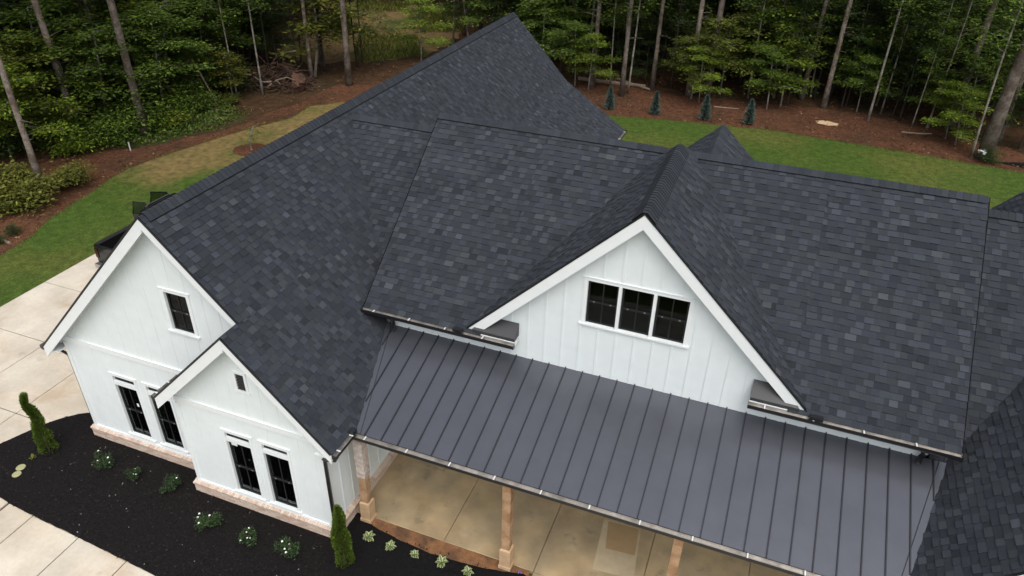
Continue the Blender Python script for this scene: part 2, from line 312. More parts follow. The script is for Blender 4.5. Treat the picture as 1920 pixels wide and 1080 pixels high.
# planting bed: gently uneven mound of black mulch
bed_pts = [(-13.3, -2.2), (-13.95, -2.36), (-14.25, -2.48), (-14.8, -3.07), (-15.2, -4.0), (-15.5, -4.75), (-14.8, -5.4), (-13.67, -5.6), (-12.38, -5.72), (-10.83, -5.78), (-9.28, -5.88), (-8.46, -5.93), (-6, -6.0), (-2.5, -5.9), (-.8, -5.4), (-.45, -4.5), (-.47, -2.72), (-5.0, -2.72), (-5.0, -1.0), (-13.0, -1.0)]
def inpoly(x, y, P):
    c = False; n = len(P)
    for i in range(n):
        x1, y1 = P[i]; x2, y2 = P[i - 1]
        if (y1 > y) != (y2 > y) and x < (x2 - x1) * (y - y1) / (y2 - y1) + x1: c = not c
    return c
def smooth_poly(P, it=2):
    for _ in range(it):
        Q = []
        for k in range(len(P)):
            a, b = P[k], P[(k + 1) % len(P)]; Q += [(a[0] * .75 + b[0] * .25, a[1] * .75 + b[1] * .25), (a[0] * .25 + b[0] * .75, a[1] * .25 + b[1] * .75)]
        P = Q
    return P
bedS = smooth_poly(bed_pts)
bed = sheet('mulch_bed', bedS, .062, 'mulch', jag=.012, step=.1)
mb = MB()
for k in range(len(bedS)):
    a, b = bedS[k], bedS[(k + 1) % len(bedS)]; mb.poly([(a[0], a[1], .0), (b[0], b[1], .0), (b[0], b[1], .061), (a[0], a[1], .061)])
mb.build('mulch_edge', 'mulch', bed)
mb = MB(); nch = 0
while nch < 9000:
    x, y = R.uniform(-15, -.5), R.uniform(-6, -2.2)
    if not inpoly(x, y, bedS): continue
    if y > -2.95 and x > -13.2: continue
    nch += 1; a = R.uniform(0, 6.28); l = R.uniform(.014, .05); wd_ = l * R.uniform(.25, .5); d = Vector((math.cos(a), math.sin(a), R.uniform(-.4, .4))).normalized()
    mb.leaf(Vector((x, y, .062 + R.uniform(.001, .014))), d, Vector((R.uniform(-.4, .4), R.uniform(-.4, .4), 1)).normalized(), l * 1.6, wd_, min(1, R.random() ** 1.3 * .97 + (.4 if R.random() < .006 else 0)))
for k in range(26):
    x, y = R.uniform(-14.8, -5), R.uniform(-5.8, -3.2)
    if inpoly(x, y, bedS) and not (y > -3.7 and x > -9.4) : a = R.uniform(0, 6.28); mb.leaf(Vector((x, y, .075)), Vector((math.cos(a), math.sin(a), .1)).normalized(), Vector((0, 0, 1)), R.uniform(.03, .055), .012, 1.)
ch = mb.build('mulch_chips', 'chip', None, kind='stuff'); tag(ch, 'loose black mulch chips spread over the planting bed', 'mulch')
fab = [(-4.95, -2.74), (-4.56, -2.76), (-4.16, -2.93), (-3.36, -3.06), (-2.43, -3.05), (-1.37, -2.91), (-.62, -2.76), (-.60, -4.6), (-3, -4.75), (-4.9, -4.1)]
# wrinkled landscape fabric
mb = MB(); nx, ny = 44, 20; idx = {}
fS = smooth_poly(fab, 1)
for i in range(nx + 1):
    for j in range(ny + 1):
        x = -4.95 + 4.4 * i / nx; yt = None
        yt = max(-2.74 - .32 * math.sin(math.pi * min(1, max(0, (x + 4.95) / 4.4))) ** .8, -3.2); yb = -4.35
        y = yt + (yb - yt) * j / ny
        z = .070 + .016 * (1 + math.sin(x * 9 + y * 4 + 1.3 * math.sin(x * 5))) * .5 + .010 * (1 + math.sin(y * 21 - x * 7)) * .5
        if j in (0, ny) or i in (0, nx): z = .064
        idx[i, j] = len(mb.v); mb.v.append((x, y, z))
for i in range(nx):
    for j in range(ny): mb.f.append((idx[i, j], idx[i, j + 1], idx[i + 1, j + 1], idx[i + 1, j])); mb.t.append(.5)
o = mb.build('landscape_fabric', 'fabric', None, True, kind='structure')
mb = MB(); Ps = []
for i in range(41):
    x = -4.62 + 4.1 * i / 40; yt = -2.74 - .32 * math.sin(math.pi * min(1, max(0, (x + 4.95) / 4.4))) ** .8
    Ps.append((x, yt - .06, .066)); 
for i in range(40):
    a, b = Ps[i], Ps[i + 1]
    z1 = .075 + R.uniform(0, .012); mb.poly([a, b, (b[0], -2.675, z1), (a[0], -2.675, z1)])
mb.build('soil_strip', 'soil', None, kind='structure')

# ------------------------------------------------------------------ house
H = thing('house', 'white board and batten farmhouse with charcoal shingle gables and metal porch roof', 'house')
E_ = .150                                            # shingle exposure
SECT = []                                            # (name, O, U, V, N, width, length, visible)
AX, AZ, TA = -9.008, 7.743, 1.046                    # left wing ridge
SB = .758; BR_Y, BR_Z = 4.18, 8.0; BE_Y = -.33; BE_Z = BR_Z - SB * (BR_Y - BE_Y)
GX, GZ, GS = .64, 8.36, .985; GBY = 3.72
DX, DZ, DS = 10.6, 7.718, 1.1
LY, LS, L0Z, L1Z = 4.4, .84, 7.5, 7.63
def zA(x): return AZ - TA * (x - AX)
def sect(name, O, U, V, wd, ln, vis=True): 
    O, U, V = Vector(O), Vector(U).normalized(), Vector(V).normalized(); SECT.append([name, O, U, V, U.cross(V), wd, ln, vis])
def front(name, x0, x1, ye, yr, zr, s, vis=True):
    sect(name, (x0, ye, zr - s * (yr - ye)), (1, 0, 0), (0, 1, s), x1 - x0, (yr - ye) * math.hypot(1, s), vis)
def right(name, y0, y1, xe, xr, zr, s, vis=True):
    sect(name, (xe, y0, zr - s * (xe - xr)), (0, 1, 0), (-1, 0, s), y1 - y0, (xe - xr) * math.hypot(1, s), vis)
def left(name, y0, y1, xe, xr, zr, s, vis=True):
    sect(name, (xe, y1, zr - s * (xr - xe)), (0, -1, 0), (1, 0, s), y1 - y0, (xr - xe) * math.hypot(1, s), vis)
front('main', -5.84, -2.75, BE_Y, BR_Y, BR_Z, SB)
front('main_mid', -2.75, 4.05, .17, BR_Y, BR_Z, SB)
front('main_right', 4.05, 7.25, BE_Y, BR_Y, BR_Z, SB)
front('link', -9.3, -5.6, .2, LY, L0Z, LS)
front('right_link', 6.9, 11., -.4, LY, L1Z, LS)
A2X = -7.018
right('wing_upper', -3.24, 18.14, A2X, AX, AZ, TA)
right('wing_lower', -3.795, 9.0, -4.70, A2X, zA(A2X), TA)
right('wing_rear_mid', 9.0, 18.14, -6.47, A2X, zA(A2X), TA)
zrm = zA(-6.47)
right('wing_rear_flare', 9.0, 18.14, -3.62, -6.47, zrm, .655)
left('gable_left', -.245, GBY, -3.2, GX, GZ, GS)
right('gable_right', -.245, GBY, 4.48, GX, GZ, GS)
left('rear_left', 4.24, 6.5, -.4, 1.35, 8.0, .9)
right('rear_right', 4.24, 6.5, 3.1, 1.35, 8.0, .9)
left('east_left', -2.97, 9.3, 6.3, DX, DZ, DS)

def height_planes():
    L = []
    for nm, O, U, V, N, wd, ln, vis in SECT:
        cs = [O, O + U * wd, O + U * wd + V * ln, O + V * ln]
        xs = [c.x for c in cs]; ys = [c.y for c in cs]
        L.append((nm, O, N, min(xs), max(xs), min(ys), max(ys)))
    return L
HP = height_planes()
def roof_top(x, y, skip):
    b = -9
    for nm, O, N, x0, x1, y0, y1 in HP:
        if nm == skip or not (x0 <= x <= x1 and y0 <= y <= y1): continue
        z = O.z - ((x - O.x) * N.x + (y - O.y) * N.y) / N.z
        if z > b: b = z
    if -2.99 <= y <= 0 and -5.6 < x < 7.4: b = max(b, 3.992 + .279 * y)
    return b
cand = []
for (nm, O, U, V, N, wd, ln, vis) in SECT:
    rows = int(math.ceil(ln / E_)); tilt = R.random() * 5
    phase = 0
    for k in range(rows):
        v0 = k * E_ - .02; v1 = min((k + 1) * E_ + .004, ln)
        if k == 0: v0 = -.02
        u = -R.uniform(0, .3) if k else 0.
        u = min(u, 0)
        hi = R.random() < .5; drift = R.uniform(-.04, .04)
        while u < wd:
            tw = R.choice((.10, .13, .16, .18, .21, .24, .30)) if not hi else R.choice((.13, .16, .19, .22))
            a, b = max(0, u), min(wd, u + tw); u += tw
            if b - a < .02: hi = not hi; continue
            c = O + U * ((a + b) / 2) + V * ((v0 + v1) / 2)
            if c.z < roof_top(c.x, c.y, nm) - .16: hi = not hi; continue
            h0 = (.022 if hi else .011) + R.uniform(-.0015, .002); h1 = .003
            t = (R.gauss(.53, .14) if hi else R.gauss(.39, .11)) + drift
            if R.random() < .06: t += .17
            t = max(.13, min(1, t)); dv = R.uniform(-.003, .003) if k else 0
            pts = [O + U * a + V * (v0 + dv) + N * h0, O + U * b + V * (v0 + dv) + N * h0, O + U * b + V * v1 + N * h1, O + U * a + V * v1 + N * h1]
            low = [p - N * .02 for p in pts[:2]] + [O + U * b + V * v1 - N * .004, O + U * a + V * v1 - N * .004]
            px = project(c); area = 0
            if 0 < px[0] < 1900 and 0 < px[1] < 1070 and c.z >= roof_top(c.x, c.y, nm) - .01:
                area = (b - a) * max(0, (CAM - c).normalized().dot(N)) / px[2] ** 2
            cand.append((area, nm, pts, low, t)); hi = not hi
cand.sort(key=lambda q: -q[0])
# roof decks (one part for each slope) that carry the shingles
ROOF = {}
for nm, O, U, V, N, wd, ln, vis in SECT:
    mb = MB(); top = [O - U * 0, O + U * wd, O + U * wd + V * ln, O + V * ln]
    if nm == 'main_mid':                       # only outside the big gable
        yv = lambda x: BR_Y - (BR_Z - (GZ - GS * abs(x - GX))) / SB
        for sg, xo in ((-1, -2.75), (1, 4.05)):
            xi = GX + sg * .5; q = [Vector((x, y, BR_Z - SB * (BR_Y - y))) for x, y in ((xo, yv(xo) - .1), (xi, BR_Y - .15), (xi, BR_Y), (xo, BR_Y))]
            if sg > 0: q = q[::-1]
            mb.hexa([p - N * .075 for p in q] + [p - N * .004 for p in q])
    else: mb.hexa([p - N * .075 for p in top] + [p - N * .004 for p in top])
    ROOF[nm] = mb.build('roof', 'deck', H)
def addsh(mb, pts, low, t):
    i = len(mb.v); mb.v += [tuple(p) for p in pts + low]
    for q, tt in (((0, 1, 2, 3), t), ((4, 5, 1, 0), 0.), ((5, 6, 2, 1), .02), ((7, 4, 0, 3), .02)): mb.f.append(tuple(i + k for k in q)); mb.t.append(tt)
rest = {}
for k, (ar, nm, pts, low, t) in enumerate(cand):
    if k < 290:
        mb = MB(); addsh(mb, pts, low, t); mb.build('shingle', 'shingle', ROOF[nm])
    else: addsh(rest.setdefault(nm, MB()), pts, low, t)
for nm, mb in rest.items(): mb.build('shingle_field', 'shingle', ROOF[nm], kind='stuff')
# slopes that face away: decks with courses of wide shingles joined
def back_slope(O, U, V, wd, ln):
    O, U, V = Vector(O), Vector(U).normalized(), Vector(V).normalized(); N = U.cross(V); mb = MB(); top = [O, O + U * wd, O + U * wd + V * ln, O + V * ln]
    mb.hexa([p - N * .075 for p in top] + [p - N * .004 for p in top]); d = mb.build('roof', 'deck', H); mb = MB()
    for k in range(int(math.ceil(ln / E_))):
        u = 0
        while u < wd:
            a, b = u, min(wd, u + R.uniform(.15, .9)); u = b; v0, v1 = k * E_ - .02, min((k + 1) * E_, ln)
            p = [O + U * a + V * v0 + N * .016, O + U * b + V * v0 + N * .016, O + U * b + V * v1 + N * .003, O + U * a + V * v1 + N * .003]
            addsh(mb, p, [q - N * .02 for q in p[:2]] + [q - N * .006 for q in p[2:]], max(.13, R.gauss(.45, .15)))
    mb.build('shingle_field', 'shingle', d, kind='stuff')
hy = math.hypot
back_slope((7.25, 2 * BR_Y - BE_Y, BE_Z), (-1, 0, 0), (0, -1, SB), 13.09, (BR_Y - BE_Y) * hy(1, SB))
back_slope((-5.6, 8.6, L0Z - LS * 4.2), (-1, 0, 0), (0, -1, LS), 3.6, 4.2 * hy(1, LS))
back_slope((11., 8.6, L1Z - LS * 4.2), (-1, 0, 0), (0, -1, LS), 4.1, 4.2 * hy(1, LS))
back_slope((-13.52, 18.14, 3.23), (0, -1, 0), (1, 0, 1.0), 21.38, 4.512 * hy(1, 1))
back_slope((-9.4, -2.9, 5.66 - 2.382 * .98), (0, -1, 0), (1, 0, .98), .895, 2.382 * hy(1, .98))
back_slope((2 * DX - 6.3, -2.97, DZ - DS * 4.3), (0, 1, 0), (-1, 0, DS), 12.27, 4.3 * hy(1, DS))

# small hipped end where the big gable dies into the main ridge
mb = MB(); zb = BR_Z - .02
mb.poly([(GX, GBY, GZ - .005), (GX + .42, GBY - .02, BR_Z - .06), (GX + .42, BR_Y + .12, zb - .08), (GX, BR_Y + .16, zb)]); mb.poly([(GX, GBY, GZ - .005), (GX, BR_Y + .16, zb), (GX - .42, BR_Y + .12, zb - .08), (GX - .42, GBY - .02, BR_Z - .06)])
mb.build('ridge_saddle', 'shingle', ROOF['gable_right'])
# ridge caps -------------------------------------------------------
ncap = [0]
def ridge(nm, P0, P1, s1, s2, hw=.15, lift=.028, exp=.142, wide=False, axis='x'):
    """bent cap shingles laid one over the next on a low black vent"""
    P0, P1 = Vector(P0), Vector(P1); d = (P1 - P0).normalized(); ln = (P1 - P0).length
    sideA = Vector((0, -1, 0)) if axis == 'x' else Vector((-1, 0, 0))
    def prof(w_, h, s_, t): return None
    def ring(off, base, w_):
        # three ridge points and two edges, at along-ridge offset
        c = P0 + d * off
        a = c + sideA * w_ - Vector((0, 0, s1 * w_)); b = c - sideA * w_ - Vector((0, 0, s2 * w_))
        a2 = c + sideA * (w_ * .22) - Vector((0, 0, s1 * w_ * .16)); b2 = c - sideA * (w_ * .22) - Vector((0, 0, s2 * w_ * .16))
        u = Vector((0, 0, base)); return [a + u, a2 + u, b2 + u, b + u]
    mb = MB(); r0, r1 = ring(.12, lift, hw * .97), ring(ln - .12, lift, hw * .97); q0, q1 = ring(.12, .004, hw * .97), ring(ln - .12, .004, hw * .97)
    for i in range(3): mb.poly([r0[i], r0[i + 1], r1[i + 1], r1[i]])
    mb.poly([q0[0], r0[0], r1[0], q1[0]]); mb.poly([r0[3], q0[3], q1[3], r1[3]]); mb.poly(r0 + q0[::-1]); mb.poly(r1 + q1[::-1])
    v = mb.build('ridge_vent', 'black_metal', ROOF[nm])
    n = int(ln / exp); st = None
    for k in range(n):
        o0, o1 = k * exp, min((k + 1) * exp + .05, ln)
        r0, r1 = ring(o0, lift + .024, hw), ring(o1, lift + .008, hw); q0, q1 = ring(o0, lift + .001, hw), ring(o1, lift + .001, hw)
        big = ncap[0] < 290; mb = MB() if big else (st or MB())
        t = max(.2, min(.8, R.gauss(.42, .09)))
        for i in range(3): mb.poly([r0[i], r0[i + 1], r1[i + 1], r1[i]], t)
        mb.poly([q0[0], r0[0], r1[0], q1[0]], .03); mb.poly([r0[3], q0[3], q1[3], r1[3]], .03)
        mb.poly([q0[0], q0[1], r0[1], r0[0]], 0); mb.poly([q0[1], q0[2], r0[2], r0[1]], 0); mb.poly([q0[2], q0[3], r0[3], r0[2]], 0)
        if k == n - 1: mb.poly(r1 + q1[::-1], t)
        if big: mb.build('ridge_cap', 'shingle', ROOF[nm]); ncap[0] += 1
        else: st = mb
    if st: st.build('ridge_cap_run', 'shingle', ROOF[nm], kind='stuff')
ridge('gable_right', (GX, -.27, GZ), (GX, GBY - .03, GZ), GS, GS, .235, .03, .125, axis='y')
ridge('main', (-5.84, BR_Y, BR_Z), (GX - .36, BR_Y, BR_Z), SB, SB)
ridge('main_right', (GX + .28, BR_Y, BR_Z), (7.25, BR_Y, BR_Z), SB, SB)
ridge('link', (-8.72, LY, L0Z), (-5.8, LY, L0Z), LS, LS)
ridge('rear_right', (1.35, 6.5, 8.0), (1.35, 4.3, 8.0), .9, .9, .17, .004, axis='y')
ridge('right_link', (7.2, LY, L1Z), (10.4, LY, L1Z), LS, LS)
ridge('wing_upper', (AX, -3.24 + .12, AZ), (AX, 18.14, AZ), 1.0, TA, .17, .03, axis='y')
ridge('east_left', (DX, -2.97, DZ), (DX, 9.3, DZ), DS, DS, axis='y')

# walls --------------------------------------------------------------
def wall_front(name, y, x0, x1, z0, top, openings, th=.16, batten=.406, bx=0., bz0=None, bd=.009):
    """wall in the XZ plane facing -Y; top(x) gives its upper edge; openings (x0,x1,z0,z1) stay open"""
    xs = sorted(set([x0, x1] + [v for o in openings for v in o[:2]] + [q for q in getattr(top, 'br', []) if x0 < q < x1])); mb = MB()
    for a, b in zip(xs, xs[1:]):
        segs = [(z0, None)]; ops = sorted([o for o in openings if o[0] <= a + 1e-6 and o[1] >= b - 1e-6], key=lambda o: o[2]); cur = z0
        for o in ops:
            if o[2] > cur: mb.prism([(a, cur), (b, cur), (b, o[2]), (a, o[2])], 'y', y, y + th)
            cur = o[3]
        ta, tb = top(a + 1e-5), top(b - 1e-5)
        if ta > cur + .01 or tb > cur + .01: mb.prism([(a, cur), (b, cur), (b, max(tb, cur + .001)), (a, max(ta, cur + .001))], 'y', y, y + th)
    wl = mb.build(name, 'white', H)
    if batten:
        x = bx
        while x > x0: x -= batten
        x += batten
        while x < x1 - .03:
            if x > x0 + .03:
                zb = bz0 if bz0 is not None else z0; zt = min(top(x - .022), top(x + .022)) - .004
                cuts = sorted([(o[2] - .13, o[3] + .15) for o in openings if o[0] - .12 < x < o[1] + .12]); cur = zb
                for (c0, c1) in cuts:
                    if c0 - cur > .05: mb = MB(); mb.box(x - .021, x + .021, y - bd, y - .001, cur, c0); mb.build('batten', 'white', wl)
                    cur = max(cur, c1)
                if zt - cur > .05: mb = MB(); mb.box(x - .021, x + .021, y - bd, y - .001, cur, zt); mb.build('batten', 'white', wl)
            x += batten
    return wl
# main front wall with the big gable
def top_main(x):
    g = GZ - GS * abs(x - GX) - .12
    return max(g, BE_Z + SB * .33 - .1)
top_main.br = [GX, GX - 3.6, GX + 3.6, GX - 3.55, GX + 3.55]
GW = [(-.40, .27, 5.37, 6.46), (.34, 1.01, 5.37, 6.46), (1.08, 1.75, 5.37, 6.46)]
PD = [(-.5, 1.9, .1, 2.45), (-3.6, -2.4, .7, 2.3), (3.4, 4.6, .7, 2.3)]
mw = wall_front('wall', 0., -5.29, 6.77, .1, top_main, GW + PD, bx=-4.548, bz0=3.995, bd=.016)
# side closing walls of the body of the house
mb = MB(); mb.box(-5.29, -5.17, .16, 8.6, .1, 4.4); mb.build('wall', 'white', H)
mb = MB(); mb.box(6.65, 6.77, .16, 8.6, .1, 4.4); mb.build('wall', 'white', H)
mb = MB(); mb.box(-5.29, 6.77, 8.45, 8.6, .1, 4.4); mb.build('wall', 'white', H)
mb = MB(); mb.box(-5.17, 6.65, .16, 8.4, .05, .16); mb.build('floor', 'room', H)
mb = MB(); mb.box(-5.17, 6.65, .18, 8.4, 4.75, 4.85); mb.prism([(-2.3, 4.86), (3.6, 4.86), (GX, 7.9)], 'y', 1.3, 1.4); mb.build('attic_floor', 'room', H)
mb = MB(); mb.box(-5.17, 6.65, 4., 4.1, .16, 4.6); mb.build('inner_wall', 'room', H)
# left wing
AWY, A2WY, AWL, A2WL, A2WR = -2.955, -3.491, -13.148, -9.175, -5.177
def top_A(x): return (AZ - 1.0 * (AX - x) if x < AX else zA(x)) - .13
top_A.br = [AX]
AW = [(-9.22, -8.60, 4.70, 5.74)]
LW = [(-11.79, -11.09, .60, 2.28), (-11.79, -11.09, 2.40, 2.57), (-10.71, -10.02, .60, 2.28), (-10.71, -10.02, 2.40, 2.57)]
aw = wall_front('wall', AWY, AWL, -6.6, .4, top_A, AW + LW, bx=-11.44)
def top_A2(x): return (zA(A2X) - .98 * (A2X - x) if x < A2X else zA(x)) - .13
top_A2.br = [A2X]
L2 = [(-7.89, -7.20, .55, 2.22), (-7.89, -7.20, 2.34, 2.50), (-6.85, -6.16, .55, 2.22), (-6.85, -6.16, 2.34, 2.50)]
a2w = wall_front('wall', A2WY, A2WL, A2WR, .4, top_A2, L2 + [(-7.15, -6.93, 4.02, 4.48)], bx=-7.04)
mb = MB(); mb.box(A2WL, A2WL + .14, A2WY + .16, AWY, .4, 3.4); mb.build('wall', 'white', H)
sw = MB(); sw.box(A2WR - .14, A2WR, A2WY + .16, -.0, .4, 3.55); sw = sw.build('wall', 'white', H)
y = A2WY + .5
while y < -.1:
    mb = MB(); mb.box(A2WR + .001, A2WR + .019, y - .021, y + .021, .47, 3.4); mb.build('batten', 'white', sw); y += .406
mb = MB(); mb.box(AWL, AWL + .14, AWY + .16, 17.8, .1, 3.45); mb.build('wall', 'white', H)
mb = MB(); mb.box(-5.31, -5.18, 0.05, 17.8, .1, 3.6); mb.build('wall', 'white', H)
mb = MB(); mb.prism([(AWL, .1), (-5.17, .1), (-5.17, 3.5), (AX, 7.5), (AWL, 3.5)], 'y', 17.65, 17.8); mb.build('wall', 'white', H)
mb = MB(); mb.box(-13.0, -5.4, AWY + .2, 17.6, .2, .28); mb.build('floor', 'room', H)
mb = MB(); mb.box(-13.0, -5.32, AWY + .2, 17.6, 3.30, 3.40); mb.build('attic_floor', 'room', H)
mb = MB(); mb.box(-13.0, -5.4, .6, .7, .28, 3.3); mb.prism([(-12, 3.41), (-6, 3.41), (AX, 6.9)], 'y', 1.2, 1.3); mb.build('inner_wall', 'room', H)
# east wing
mb = MB(); mb.prism([(6.78, .1), (14.4, .1), (14.4, 3.3), (DX, 7.55), (6.78, 3.3)], 'y', -2.65, -2.5); mb.build('wall', 'white', H)
mb = MB(); mb.prism([(6.78, .1), (14.4, .1), (14.4, 3.3), (DX, 7.55), (6.78, 3.3)], 'y', 8.9, 9.05); mb.build('wall', 'white', H)
mb = MB(); mb.box(6.78, 6.92, -2.5, 8.9, .1, 3.3); mb.build('wall', 'white', H)
mb = MB(); mb.box(14.26, 14.4, -2.5, 8.9, .1, 3.3); mb.build('wall', 'white', H)
# flared eave closing and rear gable infill
mb = MB(); mb.prism([(-6.47, zrm - .05), (-3.7, zrm - .05 - .655 * 2.77), (-3.75, 3.1), (-4.8, 3.1)], 'y', 9.02, 9.1); mb.build('flare_cheek', 'white_trim', H)
mb = MB(); mb.prism([(-.2, 6.5), (2.9, 6.5), (1.35, 7.86)], 'y', 6.1, 6.2); mb.build('wall', 'white', H)
mb = MB(); mb.prism([(-5.84, BE_Z), (-5.84, 4.2)], 'y', 0, .1) if False else None
for xx, zz in ((-5.80, 7.8), (7.13, 7.8)):
    mb = MB(); mb.prism([(BE_Y + .1, BE_Z - .05), (BR_Y, BR_Z - .09), (2 * BR_Y - BE_Y - .1, BE_Z - .05)], 'x', xx, xx + .08); mb.build('gable_infill', 'deck', H)

# rake boards and soffits
def rake(xa, za, xb, zb, yf, yw, wd_=.20, drop=.075):
    s = (zb - za) / (xb - xa); sg = 1 if xb > xa else -1
    c = drop * hy(1, s); dd = wd_ * hy(1, s) * .92
    mb = MB(); mb.prism([(xa, za - c + .055), (xb, zb - c + .055), (xb, zb - c - dd), (xa, za - c - dd)], 'y', yf - .02, yf + .02); mb.build('rake_board', 'white_trim', H)
    mb = MB(); mb.prism([(xa, za - c - .012), (xb, zb - c - .012), (xb, zb - c - .045), (xa, za - c - .045)], 'y', yf + .022, yw - .001); mb.build('soffit', 'white_trim', H)
    mb = MB(); q = c + .05; mb.prism([(xa, za - q), (xb - sg * .25, zb - q - s * sg * .25), (xb - sg * .25, zb - q - .17 - s * sg * .25), (xa, za - q - .17)], 'y', yw - .024, yw - .002); mb.build('frieze_board', 'white_trim', H)
    mb = MB(); mb.prism([(xa, za + .012), (xb, zb + .012), (xb, zb - .03), (xa, za - .03)], 'y', yf - .035, yf - .021); mb.build('drip_or_shadow_edge', 'black_metal', H)
rake(AX, AZ, -13.52, 3.23, -3.24, AWY); rake(AX, AZ, -6.75, zA(-6.75), -3.24, AWY, .13)
rake(A2X, zA(A2X), -9.40, 5.66 - 2.382 * .98, -3.795, A2WY); rake(A2X, zA(A2X), -4.72, zA(-4.72), -3.795, A2WY, .13)
rake(GX, GZ, -3.16, GZ - GS * 3.80, -.245, 0.); rake(GX, GZ, 4.45, GZ - GS * 3.81, -.245, 0., .19)
rake(DX, DZ, 6.35, DZ - DS * 4.25, -2.97, -2.65); rake(DX, DZ, 14.85, DZ - DS * 4.25, -2.97, -2.65)
for xx in (-5.862, 7.252):  # thin dark strips added as a shadow line along the main roof's ends
    mb = MB(); mb.prism([(BE_Y - .0, BE_Z + .010), (BR_Y, BR_Z + .010), (BR_Y, BR_Z - .13), (BE_Y - .0, BE_Z - .12)], 'x', xx + .001, xx + .015); mb.build('drip_or_shadow_edge', 'step_shadow', H)
# belts, corner boards, skirt boards
def trim(name, x0, x1, y0, y1, z0, z1): mb = MB(); mb.box(x0, x1, y0, y1, z0, z1); return mb.build(name, 'white_trim', H)
trim('belt_board', AWL, A2WL, AWY - .032, AWY - .002, 3.32, 3.46); trim('belt_board', A2WL, A2WR, A2WY - .032, A2WY - .002, 3.06, 3.2)
trim('belt_ledge', AWL, A2WL, AWY - .042, AWY - .002, 3.462, 3.482); trim('belt_ledge', A2WL, A2WR, A2WY - .042, A2WY - .002, 3.202, 3.222)
for xx, yy, zt in ((AWL, AWY, 3.27), (A2WL, A2WY, 3.01), (A2WR - .11, A2WY, 3.01)): trim('corner_board', xx + .001, xx + .109, yy - .028, yy - .002, .47, zt)
trim('corner_board', A2WR + .002, A2WR + .028, A2WY - .026, A2WY + .1, .47, 3.3)
trim('skirt_board', AWL, A2WL, AWY - .03, AWY - .002, .40, .468); trim('skirt_board', A2WL, A2WR, A2WY - .03, A2WY - .002, .40, .468)
for xa_, xb_ in ((-5.75, -1.92), (3.30, 7.15)): trim('eave_soffit', xa_, xb_, BE_Y + .02, -.024, BE_Z - .13, BE_Z - .10); trim('eave_fascia', xa_ - .0, xb_ + .0, BE_Y - .0, BE_Y + .018, BE_Z - .16, BE_Z - .02)
trim('eave_soffit', -5.17, -4.72, -3.77, -3.0, 3.05, 3.08); trim('eave_fascia', -4.735, -4.715, -3.79, -2.9, 3.04, 3.2)
trim('eave_soffit', -13.5, AWL - .002, -3.2, 17.9, 3.05, 3.08); trim('eave_fascia', -13.53, -13.51, -3.22, 18., 3.04, 3.2)
mb = MB(); mb.box(-4.9, 6.6, -2.80, -2.67, 2.80, 2.955); mb.build('porch_beam', 'wood', H)
trim('porch_ceiling', -5.1, 6.9, -2.64, -.03, 2.96, 3.0)

# brick base -----------------------------------------------------------
def brick_run(root, A, B, out, z0, zt):
    """bricks joined in one mesh: stretcher courses under a sloped rowlock ledge, mortar core behind"""
    A, B, out = Vector((*A, 0)), Vector((*B, 0)), Vector((*out, 0)); d = (B - A).normalized(); ln = (B - A).length; mb = MB()
    def bk(u0, u1, o0, o1, za, zb, t, slope=0.):
        c = [A + d * u0 + out * o0, A + d * u1 + out * o0, A + d * u1 + out * o1, A + d * u0 + out * o1]
        if d.cross(out).z < 0: c = [c[1], c[0], c[3], c[2]]
        mb.hexa([p + Vector((0, 0, za)) for p in c] + [c[0] + Vector((0, 0, zb)), c[1] + Vector((0, 0, zb)), c[2] + Vector((0, 0, zb - slope)), c[3] + Vector((0, 0, zb - slope))], t)
    z = z0; k = 0
    while z + .06 < zt - .055:
        u = -.1 * (k % 2)
        while u < ln:
            a, b = max(0, u), min(ln, u + .193); u += .203
            if b - a > .03: bk(a, b, .0, .085 + R.uniform(-.002, .003), z, z + .057, R.random())
        z += .067; k += 1
    u = 0
    while u < ln - .03:
        bk(u, min(ln, u + .06), .0, .115 + R.uniform(-.003, .004), zt - .062, zt + .01, R.random(), .028); u += .069
    o = mb.build('bricks', 'brick', root, kind='stuff')
mb = MB(); mb.box(AWL + .0, A2WL, AWY + .0, AWY + .15, -.05, .399); mb.box(A2WL + .0, A2WR, A2WY + .0, A2WY + .15, -.05, .399); mb.box(A2WR - .15, A2WR, A2WY + .151, -.01, -.05, .399)
mb.box(A2WL, A2WL + .14, A2WY + .151, AWY - .001, -.05, .399); mb.box(AWL, AWL + .14, AWY + .151, 17.7, -.05, .399)
# mortar face just behind the brick faces
mb.box(AWL - .07, A2WL, AWY - .075, AWY - .001, -.05, .37); mb.box(A2WL - .07, A2WR + .07, A2WY - .075, A2WY - .001, -.05, .37); mb.box(A2WR + .001, A2WR + .075, A2WY, -.01, -.05, .37)
bb = mb.build('brick_base', 'mortar', H)
brick_run(bb, (AWL - .085, AWY), (A2WL, AWY), (0, -1), -.02, .40); brick_run(bb, (A2WL - .085, A2WY), (A2WR + .085, A2WY), (0, -1), -.02, .40)
brick_run(bb, (A2WR, A2WY), (A2WR, -.02), (1, 0), -.02, .40); brick_run(bb, (A2WL, AWY - .12), (A2WL, A2WY), (-1, 0), -.02, .40); brick_run(bb, (AWL, 6), (AWL, AWY), (-1, 0), -.02, .40)

